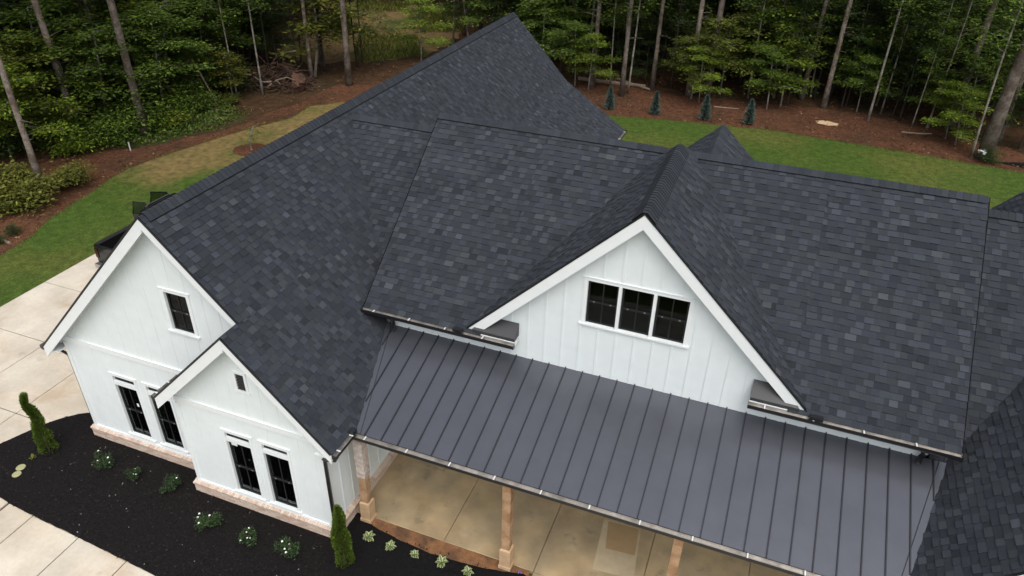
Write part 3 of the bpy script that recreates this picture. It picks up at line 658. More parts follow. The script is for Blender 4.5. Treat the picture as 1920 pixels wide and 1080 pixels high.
# windows ---------------------------------------------------------------
def window(x0, x1, z0, z1, y, bars='v', rail=True, trimw=.09, sill=True, head=True, transom=False):
    wroot = bpy.data.objects.new('window', None); COL.objects.link(wroot); wroot.parent = H; wroot.location = ((x0 + x1) / 2, y, z0); w_ = (x1 - x0) / 2; h = z1 - z0
    f = .042; yi = .045
    mb = MB()
    mb.box(-w_ + .003, -w_ + f, yi, yi + .06, .003, h - .003); mb.box(w_ - f, w_ - .003, yi, yi + .06, .003, h - .003)
    mb.box(-w_ + f, w_ - f, yi + .001, yi + .059, .003, f); mb.box(-w_ + f, w_ - f, yi + .001, yi + .059, h - f, h - .003); mb.build('sash_frame', 'sash', wroot)
    if rail:
        mb = MB(); mb.box(-w_ + f, w_ - f, yi - .004, yi + .05, h * .5 - .022, h * .5 + .022); mb.build('meeting_rail', 'sash', wroot)
        for sx in (-.55, .55):
            mb = MB(); mb.box(sx * w_ - .02, sx * w_ + .02, yi - .018, yi - .005, h * .5 + .0, h * .5 + .02); mb.build('sash_lock', 'liner', wroot)
    mb = MB(); mb.box(-.011, .011, yi + .006, yi + .045, f, (h * .5 - .022) if rail else h - f); mb.build('glazing_bar', 'sash', wroot)
    panes = [(f, h * .5 - .022), (h * .5 + .022, h - f)] if rail else [(f, h - f)]
    if rail: mb = MB(); mb.box(-.011, .011, yi + .006, yi + .045, h * .5 + .022, h - f); mb.build('glazing_bar', 'sash', wroot)
    for (a, b) in panes:
        for (p, q) in ((-w_ + f, -.011), (.011, w_ - f)):
            mb = MB(); mb.box(p + .001, q - .001, yi + .022, yi + .030, a + .001, b - .001); mb.build('pane', 'pane_glass' if z1 < 3 else 'glass', wroot)
    return wroot
def casing(x0, x1, z0, z1, y, tw=.09, mull=[], headcap=True, tr=None):
    T = lambda n, a, b, c, d, z_, zz: trim(n, a, b, c, d, z_, zz)
    T('window_casing', x0 - tw, x0 - .001, y - .02, y - .002, z0, z1); T('window_casing', x1 + .001, x1 + tw, y - .02, y - .002, z0, z1)
    T('window_casing', x0 - tw, x1 + tw, y - .02, y - .002, z1 + .001, z1 + .08)
    if headcap: T('window_head', x0 - tw - .03, x1 + tw + .03, y - .034, y - .002, z1 + .081, z1 + .10)
    T('window_sill', x0 - tw - .04, x1 + tw + .04, y - .055, y - .002, z0 - .04, z0 - .001)
    for (a, b) in mull: T('window_mullion', a + .001, b - .001, y - .028, y + .10, z0 + .001, z1 - .001)
    if tr: T('transom_bar', x0 + .002, x1 - .002, y - .012, y + .09, tr[0] + .001, tr[1] - .001)
for o in GW: window(*o, 0.)
casing(-.40, 1.75, 5.37, 6.46, 0., mull=[(.27, .34), (1.01, 1.08)])
window(*AW[0], AWY); casing(*AW[0], AWY)
wins = []
for L, yy in ((LW, AWY), (L2, A2WY)):
    for lo, hi_ in ((L[0], L[1]), (L[2], L[3])):
        wins.append(window(*lo, yy)); window(*hi_, yy, rail=False); casing(lo[0], lo[1], lo[2], hi_[3], yy, tw=.07, tr=(lo[3], hi_[2]))
mb = MB(); mb.box(.10, .16, .060, .066, 1.02, 1.12); mb.build('sticker', 'sticker', wins[0])
mb = MB(); mb.box(-.29, -.12, .060, .066, 1.50, 1.58); mb.build('sticker', 'sticker', wins[2])
for o in PD: window(*o, 0.)
# gable louvre
lv = bpy.data.objects.new('gable_vent', None); COL.objects.link(lv); lv.parent = H; lv.location = (-7.04, A2WY, 4.02)
mb = MB(); mb.box(-.109, .109, .035, .05, .003, .457); mb.build('backing', 'tyre', lv)
for k in range(6):
    mb = MB(); z = .03 + k * .075; mb.hexa([(-.109, -.02, z), (.109, -.02, z), (.109, .03, z + .045), (-.109, .03, z + .045), (-.109, -.02, z + .014), (.109, -.02, z + .014), (.109, .03, z + .059), (-.109, .03, z + .059)]); mb.build('slat', 'tyre', lv)
for (a, b, c, d) in ((-7.21, -7.151, 4.02, 4.48), (-6.929, -6.87, 4.02, 4.48), (-7.21, -6.87, 4.481, 4.54), (-7.23, -6.85, 3.96, 4.019)): trim('vent_casing', a, b, A2WY - .03, A2WY - .002, c, d)

# metal porch roof --------------------------------------------------------
MS = .279; MZ = 3.992; MY = -2.96
def mz(y): return MZ + MS * y
def xl(y): return AX + (AZ - mz(y)) / TA - .01               # where the left wing slope cuts it
def xr(y): return DX - (DZ - mz(y)) / DS + .02               # where the east wing slope cuts it
mb = MB(); mb.hexa([(xl(MY), MY, mz(MY) - .05), (xr(MY), MY, mz(MY) - .05), (xr(0), -.003, MZ - .05), (xl(0), -.003, MZ - .05), (xl(MY), MY, mz(MY) - .006), (xr(MY), MY, mz(MY) - .006), (xr(0), -.003, MZ - .006), (xl(0), -.003, MZ - .006)])
MR = mb.build('metal_roof', 'seam', H)
sx0 = -5.62; P = .406; xs = [sx0 + P * k for k in range(-1, 33)]
for k, x in enumerate(xs):
    a, b = x + .003, x + P - .003
    def seg(u):                              # y-range of the line X=u within the valleys
        y0, y1 = MY, -.004
        ys = [MY + (y1 - MY) * q / 60 for q in range(61)]; ok = [q for q in ys if xl(q) <= u <= xr(q)]
        return (min(ok), max(ok)) if ok else None
    # panel polygon: sample rows and clip to the valleys
    L_, R_ = [], []
    for q in range(25):
        yy = MY + (-.004 - MY) * q / 24; aa, bb_ = max(a, xl(yy)), min(b, xr(yy))
        if bb_ - aa > .002: L_.append((aa, yy, mz(yy))); R_.append((bb_, yy, mz(yy)))
    if len(L_) > 1:
        mb = MB(); 
        for q in range(len(L_) - 1): mb.poly([L_[q], R_[q], R_[q + 1], L_[q + 1]])
        mb.build('panel', 'standing_seam', MR)
    s = seg(x)
    if s and s[1] - s[0] > .1 and k:
        off = .13 if (x < -4.6 or x > 6.2) else 0
        y0, y1 = s[0] + (off if s[0] > MY + .01 else 0), s[1] - (off if s[1] < -.01 else 0)
        if y1 - y0 > .1:
            mb = MB(); h = .034; wv = .011
            mb.hexa([(x - wv, y0, mz(y0) - .002), (x + wv, y0, mz(y0) - .002), (x + wv, y1, mz(y1) - .002), (x - wv, y1, mz(y1) - .002), (x - wv, y0, mz(y0) + h), (x + wv, y0, mz(y0) + h), (x + wv, y1, mz(y1) + h), (x - wv, y1, mz(y1) + h)]); mb.build('seam', 'seam', MR)
def flash(f0, f1, nm):
    mb = MB(); n = 16
    for q in range(n):
        ya, yb = MY + (-.004 - MY) * q / n, MY + (-.004 - MY) * (q + 1) / n
        mb.poly([(f0(ya), ya, mz(ya) + .006), (f1(ya), ya, mz(ya) + .006), (f1(yb), yb, mz(yb) + .006), (f0(yb), yb, mz(yb) + .006)])
    mb.build('valley_flashing', 'standing_seam', MR)
    e = f1 if nm == 'l' else f0; mb = MB(); mb.tube([(e(MY), MY, mz(MY) + .008), (e(-.01), -.01, mz(-.01) + .008)], .007, 5); mb.build('flashing_hem', 'seam', MR)
flash(lambda y: xl(y) - .02, lambda y: xl(y) + .13, 'l'); flash(lambda y: xr(y) - .16, lambda y: xr(y) + .02, 'r')
# eave return roofs at the feet of the big gable
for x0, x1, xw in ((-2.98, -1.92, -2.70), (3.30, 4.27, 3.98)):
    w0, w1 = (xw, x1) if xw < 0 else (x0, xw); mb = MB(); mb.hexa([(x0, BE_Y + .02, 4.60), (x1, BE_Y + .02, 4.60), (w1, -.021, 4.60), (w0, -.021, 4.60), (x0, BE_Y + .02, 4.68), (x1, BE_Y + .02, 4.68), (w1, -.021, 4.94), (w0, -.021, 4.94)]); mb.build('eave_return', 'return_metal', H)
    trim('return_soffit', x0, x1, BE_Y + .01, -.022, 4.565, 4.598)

# gutters --------------------------------------------------------------------
def gutter(P0, P1, out, w_=.12, h=.105, hang=.95, caps=(True, True)):
    P0, P1, out = Vector(P0), Vector(P1), Vector(out); d = (P1 - P0).normalized(); up = Vector((0, 0, 1)); ln = (P1 - P0).length
    th = .006; h = .125; pr = [(0, 0), (0, -h), (w_ * .66, -h), (w_ * .9, -h * .78), (w_, -h * .58), (w_, 0)]
    inn = [(w_ - th, 0), (w_ - th, -h * .58 + .003), (w_ * .9 - th, -h * .78 + .004), (w_ * .66 - th, -h + th), (th, -h + th), (th, 0)]
    mb = MB(); pt_ = lambda q, o: tuple(P0 + d * o + out * q[0] + up * q[1])
    for a, b in zip(pr, pr[1:]): mb.poly([pt_(a, 0), pt_(b, 0), pt_(b, ln), pt_(a, ln)])
    mb.poly([pt_(pr[-1], 0), pt_(inn[0], 0), pt_(inn[0], ln), pt_(pr[-1], ln)]); mb.poly([pt_(pr[0], 0), pt_(inn[-1], 0), pt_(inn[-1], ln), pt_(pr[0], ln)])
    for o in (0, ln): mb.poly([pt_(q, o) for q in pr])
    g = mb.build('gutter', 'black_metal', H); mb = MB()
    for a, b in zip(inn, inn[1:]): mb.poly([pt_(a, .004), pt_(b, .004), pt_(b, ln - .004), pt_(a, ln - .004)])
    lv_ = -h * .45; mb.poly([pt_((th, lv_), .005), pt_((w_ - th - .001, lv_), .005), pt_((w_ - th - .001, lv_), ln - .005), pt_((th, lv_), ln - .005)])
    mb.build('gutter_liner', 'liner', g)
    o = hang * .35
    while o < ln:
        mb = MB(); c = [(0.0, -.012), (w_ - .002, -.012), (w_ - .002, .002), (0.0, .002)]
        q0 = [Vector(pt_(q, o - .014)) for q in c]; q1 = [Vector(pt_(q, o + .014)) for q in c]
        mb.hexa([q0[0], q0[1], q1[1], q1[0], q0[3], q0[2], q1[2], q1[3]]); mb.build('hanger', 'hanger', g); o += hang
    return g
gutter((-5.86, BE_Y - .002, BE_Z + .0), (-1.90, BE_Y - .002, BE_Z + .0), (0, -1, 0)); gutter((3.28, BE_Y - .002, BE_Z), (7.28, BE_Y - .002, BE_Z), (0, -1, 0))
gutter((-4.72, MY - .002, mz(MY) - .012), (6.35, MY - .002, mz(MY) - .012), (0, -1, 0), hang=1.02)
gutter((-4.70, -3.80, 3.235), (-4.70, -3.02, 3.235), (1, 0, 0), hang=.5)
gutter((-13.53, -3.26, 3.2), (-13.53, 18.1, 3.2), (-1, 0, 0)); gutter((-9.41, -3.80, 3.30), (-9.41, -2.96, 3.30), (-1, 0, 0), hang=.4)
gutter((-3.61, 9.0, 3.24), (-3.61, 18.1, 3.24), (1, 0, 0))
for x0, x1 in ((-3.42, -3.18), (4.48, 4.74)):
    mb = MB(); mb.box(x0, x1, BE_Y - .11, BE_Y - .0, BE_Z + .003, BE_Z + .075); mb.build('splash_guard', 'black_metal', H)
mb = MB(); mb.box(-4.80, -4.60, -3.10, -2.94, 3.17, 3.29); mb.build('splash_guard', 'black_metal', H)
# downspouts
def spout(pts, rx=.035): mb = MB(); mb.tube(pts, rx, 4); mb.build('downspout', 'black_metal', H)
spout([(-5.12, -.43, BE_Z - .11), (-5.12, -.38, BE_Z - .2), (-5.18, -.12, BE_Z - .30), (-5.18, -.10, MZ + .10), (-5.14, -.25, MZ + .02)], .05)
spout([(6.66, -.43, BE_Z - .11), (6.66, -.38, BE_Z - .2), (6.70, -.12, BE_Z - .30), (6.70, -.10, MZ + .10), (6.66, -.25, MZ + .02)], .05)
spout([(-4.64, -3.72, 3.12), (-4.70, -3.70, 3.0), (-5.09, -3.60, 2.78), (-5.10, -3.55, 2.7), (-5.10, -3.55, .5), (-5.0, -3.6, .12), (-4.9, -3.65, .08)], .05)
spout([(-13.58, -3.0, 3.1), (-13.55, -2.99, 3.0), (-13.22, -2.93, 2.8), (-13.215, -2.90, 2.7), (-13.215, -2.90, .2)], .045)
# porch posts
def loft_(mb, secs):
    i0 = len(mb.v); n = len(secs[0])
    for s_ in secs: mb.v += [tuple(p) for p in s_]
    for k_ in range(len(secs) - 1):
        for q in range(n): q2 = (q + 1) % n; mb.f.append((i0 + k_ * n + q, i0 + k_ * n + q2, i0 + (k_ + 1) * n + q2, i0 + (k_ + 1) * n + q)); mb.t.append(.5)
    mb.f.append(tuple(i0 + q for q in range(n - 1, -1, -1))); mb.f.append(tuple(i0 + (len(secs) - 1) * n + q for q in range(n))); mb.t += [.5, .5]
for k, x in enumerate((-4.72, -1.09, 2.54, 6.1)):
    c = bpy.data.objects.new('porch_column', None); COL.objects.link(c); c.parent = H; c.location = (x, -2.74, .1)
    mb = MB(); mb.box(-.095, .095, -.095, .095, .0, 2.695); mb.build('post', 'wood', c)
    mb = MB(); mb.box(-.13, .13, -.13, .13, 0.001, .62); mb.hexa([(-.13, -.13, .62), (.13, -.13, .62), (.13, .13, .62), (-.13, .13, .62), (-.1, -.1, .65), (.1, -.1, .65), (.1, .1, .65), (-.1, .1, .65)]); mb.build('plinth', 'plinth', c)
    mb = MB(); mb.box(-.148, .148, -.148, .148, 0.0005, .09); mb.build('base_trim', 'plinth', c)
    if k == 0:
        mb = MB(); rows = []
        for i in range(16):
            z = 1.5 + i * .078; rows.append([Vector((cx_ * (.112 + R.uniform(-.008, .01)), cy_ * (.112 + R.uniform(-.008, .01)), z)) for cx_, cy_ in ((-1, -1), (0, -1.02), (1, -1), (1.02, 0), (1, 1), (0, 1.02), (-1, 1), (-1.02, 0))])
        loft_(mb, rows)
        mb.build('plastic_wrap', 'plastic', c)

# ------------------------------------------------------------------ plants by the house
def arborvitae(name, loc, h, spiral, label):
    t = thing(name, label, 'shrub', loc); mb = MB()
    mb.tube([(0, 0, -.05), (0, 0, h * .3), (-.02, 0, h * .6)], [.02, .015, .006], 6); mb.build('trunk', 'bark', t); mb = MB(); n = 9500 if spiral else 9000
    for k in range(n):
        f = R.random() ** .8; z = .05 + f * (h - .06); a = R.uniform(0, 6.283)
        if spiral:
            base = .19 if f < .3 else (.19 - .075 * min(1, (f - .3) / .12) if f < .6 else .115 - .07 * (f - .6) / .4); ph = f * 6.283 * 2.0
            bulge = 1 + .10 * math.sin(a * 2 - ph) + .13 * math.sin(f * 27 + 1); k_ = .045 * min(1, max(0, f - .25) * 4); ox, oy = k_ * math.cos(ph) - .10 * f * f, k_ * math.sin(ph)
        else:
            base = .17 * (1 - f ** 2.6) ** .75 + .015; bulge = 1 + .13 * math.sin(a * 2 + f * 15); ox = .03 * math.sin(f * 9); oy = 0
        r = base * bulge * R.uniform(.12, 1.05) ** .5
        p = Vector((ox + r * math.cos(a), oy + r * math.sin(a), z)); d = (Vector((math.cos(a), math.sin(a), 1.1)) + rv(.5)).normalized()
        q = d.cross(rv()).normalized(); mb.leaf(p, d, q, R.uniform(.04, .075), R.uniform(.009, .016), max(0, min(1, R.gauss(.5, .25))))
    mb.build('foliage', 'arbor', t)
arborvitae('arborvitae', (-13.81, -3.97, .06), 2.0, True, 'spiral clipped arborvitae beside the driveway curve')
arborvitae('arborvitae', (-4.56, -4.08, .06), 1.95, False, 'columnar arborvitae by the porch corner downspout')
def rose(loc, s, nf, label, group):
    t = thing('rose_bush', label, 'rose bush', loc, R.uniform(0, 6), group, s); mb = MB()
    for k in range(9):
        a = R.uniform(0, 6.28); mb.tube([(0, 0, -.03), (.08 * math.cos(a), .08 * math.sin(a), .2), (.2 * math.cos(a), .2 * math.sin(a), R.uniform(.3, .5))], [.008, .006, .003], 4)
    mb.build('stems', 'bark_dark', t); mb = MB()
    lobes = [(Vector((R.uniform(-.2, .2), R.uniform(-.2, .2), R.uniform(.16, .46))), R.uniform(.07, .15)) for _ in range(8)]
    for k in range(760):
        lc, lr = R.choice(lobes); d = rv().normalized(); p = lc + d * (lr * R.uniform(.3, 1.25))
        if p.z < .03: continue
        mb.leaf(p, (d + rv(.9)).normalized(), (Vector((0, 0, 1)) + rv(.8)).normalized(), R.uniform(.04, .075), R.uniform(.014, .023), max(0, min(1, R.gauss(.45, .27))))
    mb.build('foliage', 'rose_leaf', t)
    for k in range(nf):
        lc, lr = R.choice(lobes); d0 = rv(); d0.z = abs(d0.z) + .3; c = lc + d0.normalized() * lr * 1.1; mb = MB()
        for q in range(9):
            aa = q * 2.4; tl = .25 + .09 * q; d = Vector((math.cos(aa) * math.cos(tl), math.sin(aa) * math.cos(tl), math.sin(tl))); mb.leaf(c, d, d.cross(Vector((-math.sin(aa), math.cos(aa), 0))).normalized(), .036, .018, .8)
        mb.build('flower', 'petal', t)
rl = [((-11.97, -3.85), 1.05, 5, 'rose bush with white blooms in front of the paired wing windows'), ((-10.96, -3.84), .8, 3, 'small rose bush with three pale blooms near the wing brick base'),
      ((-9.84, -3.81), .95, 2, 'round rose bush beside the step in the brick base'), ((-8.19, -4.38), 1.05, 4, 'white blooming rose bush below the small gable windows'),
      ((-7.03, -4.38), .9, 5, 'rose bush with a cluster of white blooms, between two others'), ((-5.89, -4.44), 1.1, 5, 'rose bush with scattered white blooms nearest the columnar arborvitae')]
for (x, y), s, nf, lb in rl: rose((x, y, .06), s * .84, nf, lb, 'rose bushes in the black mulch bed')
def hosta(loc, s, lb):
    t = thing('hosta', lb, 'hosta', loc, R.uniform(0, 6), 'hostas in a row by the porch', s); g, c = MB(), MB()
    for k in range(15):
        a = k * 2.4 + R.uniform(-.2, .2); el = .15 + .06 * k; ln = R.uniform(.16, .23); d = Vector((math.cos(a), math.sin(a), 0)); sdv = Vector((-math.sin(a), math.cos(a), 0)); rows = []
        for q in range(6):
            f = q / 5; z = ln * (f * math.sin(el) * 1.1 - .55 * f * f * math.cos(el)) + .03; wv = .048 * math.sin(math.pi * min(1, .12 + .88 * f)) ** .8 + .002
            rows.append((d * (ln * f * math.cos(el * .7)) + Vector((0, 0, z)), wv))
        for (p, w0), (q, w1) in zip(rows, rows[1:]):
            for sg in (-1, 1):
                u = Vector((0, 0, .012)); pts = [p, q, q + sdv * (sg * w1 * .6) + u * .6, p + sdv * (sg * w0 * .6) + u * .6]; out_ = [p + sdv * (sg * w0 * .6) + u * .6, q + sdv * (sg * w1 * .6) + u * .6, q + sdv * (sg * w1) + u, p + sdv * (sg * w0) + u]
                g.poly(pts if sg < 0 else pts[::-1]); c.poly(out_ if sg < 0 else out_[::-1])
    g.build('leaf_centres', 'hosta_green', t); c.build('leaf_margins', 'hosta_cream', t)
for (x, y), lb in zip(((-4.43, -3.24), (-3.82, -3.29), (-3.18, -3.28), (-2.5, -3.24), (-1.84, -3.25)), ('cream edged hosta nearest the corner column', 'cream edged hosta, second from the corner column', 'cream edged hosta in the middle of its row of five', 'cream edged hosta, second from the purple flag', 'cream edged hosta nearest the purple flag')): hosta((x, y, .075), R.uniform(.68, .85), lb)
for k, (x, y, r) in enumerate(((-14.01, -4.68, .115), (-13.9, -4.89, .11))):
    t = thing('valve_cover', ('round green valve cover nearest the spiral arborvitae', 'round green valve cover farther from the spiral arborvitae')[k], 'valve cover', (x, y, .06), 0, 'valve covers in the mulch')
    mb = MB(); mb.lathe([(r, -.03), (r, .018), (r * .92, .026)], n=24); mb.build('lid', 'lid', t); mb = MB(); mb.lathe([(r * 1.08, -.04), (r * 1.08, .012), (r * 1.0, .014)], n=24); mb.build('rim', 'car_trim', t)
mb = MB()
for k in range(14): a = R.uniform(0, 6.28); mb.leaf(Vector((-14.04 + R.uniform(-.05, .05), -4.32 + R.uniform(-.05, .05), .07)), Vector((math.cos(a), math.sin(a), .5)).normalized(), Vector((0, 0, 1)), .09, .02, .8)
tag(mb.build('seedling', 'leaf_olive'), 'tiny yellow-green seedling in mulch near valve covers', 'seedling')
f = thing('marker_flag', 'small purple marker flag at the end of the black fabric', 'flag', (-.75, -2.86, .06)); mb = MB(); mb.tube([(0, 0, -.05), (.01, 0, .16)], .003, 4); mb.build('wire', 'hanger', f)
mb = MB(); mb.hexa([(0, -.002, .08), (.09, -.008, .09), (.09, -.004, .09), (0, .002, .08), (0, -.002, .16), (.09, -.008, .15), (.09, -.004, .15), (0, .002, .16)]); mb.build('flag', 'flagm', f)

# ------------------------------------------------------------------ pickup truck with doors open
T = thing('pickup_truck', 'black pickup truck with its side doors open beyond the wing', 'truck', (-18.72, 3.45, .05), math.radians(-2))
mb = MB(); hw = .98
def loft(mb, secs, t=.5):
    """closed skin through equal-length rings"""
    i0 = len(mb.v); n = len(secs[0])
    for s_ in secs: mb.v += [tuple(p) for p in s_]
    for k in range(len(secs) - 1):
        for q in range(n): q2 = (q + 1) % n; mb.f.append((i0 + k * n + q, i0 + k * n + q2, i0 + (k + 1) * n + q2, i0 + (k + 1) * n + q)); mb.t.append(t)
    mb.f.append(tuple(i0 + q for q in range(n - 1, -1, -1))); mb.f.append(tuple(i0 + (len(secs) - 1) * n + q for q in range(n))); mb.t += [t, t]
def ring(y, w0, w1, z0, z1, z2): return [(-w0, y, z0), (w0, y, z0), (w1, y, (z0 + z2) / 2), (w1 * .99, y, z1), (w1 * .95, y, z2), (-w1 * .95, y, z2), (-w1 * .99, y, z1), (-w1, y, (z0 + z2) / 2)]
loft(mb, [ring(y_, .86, w1, .42, z1 - .05, z1) for y_, w1, z1 in ((1.96, .98, 1.28), (2.5, .985, 1.28), (3.6, .985, 1.27), (4.15, .97, 1.24), (4.9, .955, 1.20), (5.4, .93, 1.12), (5.62, .86, .98))]); mb.build('body', 'car', T, True)
mb = MB()   # bed: two sides, floor, front
for sg in (-1, 1):
    a, b = sg * .80, sg * .985; x0, x1 = min(a, b), max(a, b); mb.box(x0, x1, .06, 1.955, .50, 1.30)
mb.box(-.799, .799, .06, 1.955, .60, .66); mb.box(-.799, .799, 1.86, 1.955, .661, 1.30); bd = mb.build('cargo_bed', 'car', T)
for sg in (-1, 1):
    mb = MB(); x0, x1 = sorted((sg * .79, sg * .995)); mb.box(x0, x1, .05, 1.955, 1.301, 1.335); mb.build('bed_rail', 'car_trim', bd)
    mb = MB(); x0, x1 = sorted((sg * .60, sg * .798)); mb.box(x0, x1, .7, 1.45, .661, .92); mb.build('wheel_housing', 'bedliner', bd)
for k in range(9): mb = MB(); x = -.5 + k * .125; mb.box(x, x + .05, .08, 1.84, .6605, .685); mb.build('liner_rib', 'bedliner', bd)
mb = MB(); mb.box(-.985, .985, -.02, .055, .55, 1.30); mb.box(-.9, .9, -.035, -.02, 1.18, 1.27); tgate = mb.build('tailgate', 'car', T)
mb = MB(); mb.box(-.12, .12, -.04, -.0205, .98, 1.06); mb.build('handle', 'car_trim', tgate)
for sg in (-1, 1): mb = MB(); x0, x1 = sorted((sg * .86, sg * .992)); mb.box(x0, x1, -.045, -.0205, .80, 1.16); mb.build('tail_light', 'taillight', T)
mb = MB(); mb.box(-.98, .98, -.20, -.05, .44, .60); mb.build('bumper', 'rim', T)
mb = MB(); loft(mb, [[(-w1, y_, z0), (w1, y_, z0), (w2, y_, z1), (-w2, y_, z1)] for y_, w1, w2, z0, z1 in ((1.98, .90, .82, 1.281, 1.50), (2.12, .90, .74, 1.281, 1.80), (2.5, .90, .72, 1.281, 1.87), (3.5, .90, .72, 1.271, 1.86), (3.75, .90, .74, 1.25, 1.80), (4.4, .90, .88, 1.235, 1.28))]); cb = mb.build('cab', 'car_glass', T)
mb = MB(); loft(mb, [[(-w2, y_, z1), (w2, y_, z1), (w2 * .93, y_, z1 + .045), (-w2 * .93, y_, z1 + .045)] for y_, w2, z1 in ((2.08, .735, 1.795), (2.5, .73, 1.872), (3.5, .73, 1.862), (3.78, .745, 1.79))]); rf = mb.build('roof_panel', 'car', T)
for sg in (-1, 1): mb = MB(); mb.tube([(sg * .62, 2.25, 1.90), (sg * .63, 2.4, 1.95), (sg * .63, 3.4, 1.945), (sg * .62, 3.55, 1.89)], .018, 6); mb.build('roof_rail', 'rim', rf)
for sg in (-1, 1):
    for (ya, yb, za, zb) in ((1.99, 2.11, 1.28, 1.80), (2.95, 2.95, 1.275, 1.865), (4.38, 3.76, 1.245, 1.80)):
        mb = MB(); mb.tube([(sg * .905, ya, za), (sg * .735, yb, zb)], .035, 5); mb.build('pillar', 'car', T)
def door(y_h, ln, ang):
    d = bpy.data.objects.new('door', None); COL.objects.link(d); d.parent = T; d.location = (-.985, y_h, 0); d.rotation_euler = (0, 0, ang)
    mb = MB(); loft(mb, [[(-.035, y_, .48), (.035, y_, .48), (.03, y_, 1.24), (-.03, y_, 1.24)] for y_ in (0, -ln)]); mb.build('door_panel', 'car', d)
    mb = MB(); fr = [(0, -.03, 1.24), (.06, -.32, 1.74), (.07, -ln + .16, 1.78), (.03, -ln + .02, 1.24)]; mb.tube(fr, .032, 5); mb.build('window_frame', 'car', d)
    mb = MB(); mb.hexa([(p[0] - .004, p[1], p[2]) for p in fr] + [(p[0] + .004, p[1], p[2]) for p in fr]); mb.build('pane', 'door_glass', d)
    mb = MB(); mb.box(-.06, -.036, -ln + .08, -ln + .28, 1.05, 1.09); mb.build('handle', 'car_trim', d)
door(4.05, 1.05, math.radians(-58)); door(2.92, .90, math.radians(-66))
for sx in (-1, 1):
    for yy in (1.05, 4.65):
        wh = bpy.data.objects.new('wheel', None); COL.objects.link(wh); wh.parent = T; wh.location = (sx * .86, yy, .38)
        mb = MB(); mb.lathe([(.26, -.13), (.36, -.125), (.385, -.06), (.385, .06), (.36, .125), (.26, .13)], n=28, axis='x'); mb.build('tyre', 'tyre', wh); mb = MB(); mb.lathe([(.255, -.12), (.1, -.13 - .01), (.1, .14), (.255, .12)], n=20, axis='x'); mb.build('rim', 'rim', wh)

# ------------------------------------------------------------------ trees
def trunk_pts(h, r, bend, n=9):
    a = R.uniform(0, 6.28); P = []; rad = []
    for k in range(n):
        f = k / (n - 1); o = bend * math.sin(f * 2.6 + a) - bend * math.sin(a); P.append((o * math.cos(a * 2), o * math.sin(a * 2), -.15 + f * (h + .15))); rad.append(r * (1 - .55 * f) * (1.35 if k == 0 else 1))
    return P, rad
def at_h(P, z):
    for a, b in zip(P, P[1:]):
        if a[2] <= z <= b[2]: f = (z - a[2]) / (b[2] - a[2]); return Vector(a).lerp(Vector(b), f)
    return Vector(P[-1])
def spray(mb, p, n, sx, sz, l0, l1, flat=.5):
    for _ in range(n):
        o = Vector((R.gauss(0, sx), R.gauss(0, sx), R.gauss(0, sz))); d = Vector((o.x, o.y, o.z * .3)) + rv(sx * .9 + .05); d.z -= .12 * d.length
        nr = (Vector((0, 0, 1)) + rv(1 - flat)).normalized(); d = (d - nr * d.dot(nr)); d = d.normalized() if d.length > 1e-3 else Vector((1, 0, 0))
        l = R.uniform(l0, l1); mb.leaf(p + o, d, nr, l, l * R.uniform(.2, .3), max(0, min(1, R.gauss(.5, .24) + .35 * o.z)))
def make_pine(h, r, base):
    P, rad = trunk_pts(h, r, .18, 10); t = MB(); t.tube(P, rad, 9); c = MB()
    for k in range(7):      # dead stubs on the bare trunk
        z = R.uniform(2.5, base); p = at_h(P, z); a = R.uniform(0, 6.28); d = Vector((math.cos(a), math.sin(a), .25)); l = R.uniform(.3, 1.4); t.tube([p, p + d * l * .6, p + d * l + Vector((0, 0, -.1 * l))], [.03, .02, .008], 4)
    for k in range(40):
        z = base + (h - base) * (k / 40) ** .9; p = at_h(P, z); a = R.uniform(0, 6.28); l = (1 - .6 * (z - base) / (h - base)) * R.uniform(1.8, 3.3); d = Vector((math.cos(a), math.sin(a), R.uniform(-.05, .35)))
        t.tube([p, p + d * l * .5, p + d * l], [.05, .035, .012], 4)
        for q in range(4): spray(c, p + d * l * (.4 + .2 * q), 22, .5, .25, .4, .75, .35)
    return t.mesh('trunk', 'bark', True), c.mesh('crown', 'needle')
def make_tall(h, r, base, bark, leaf):
    """slender broadleaf tree of the wood: a thin stem, leaf layers from base up"""
    P, rad = trunk_pts(h, r, .35, 10); t = MB(); t.tube(P, rad, 8); c = MB()
    for k in range(26):
        z = base + (h - base) * (k / 26); p = at_h(P, z); a = R.uniform(0, 6.28); l = R.uniform(1.0, 2.6) * (1 - .4 * (z - base) / (h - base)); d = Vector((math.cos(a), math.sin(a), R.uniform(.1, .5)))
        e1 = p + d * l * .5 + rv(.1); e2 = p + d * l + Vector((0, 0, -.1)) + rv(.2); t.tube([p, e1, e2], [.03, .02, .006], 4)
        for q in range(5):
            s_ = p.lerp(e2, .35 + .16 * q) + rv(.35) * Vector((1, 1, .4)).length * .5; spray(c, s_, 26, .34, .12, .15, .30, .58)
    return t.mesh('trunk', bark, True), c.mesh('crown', leaf)
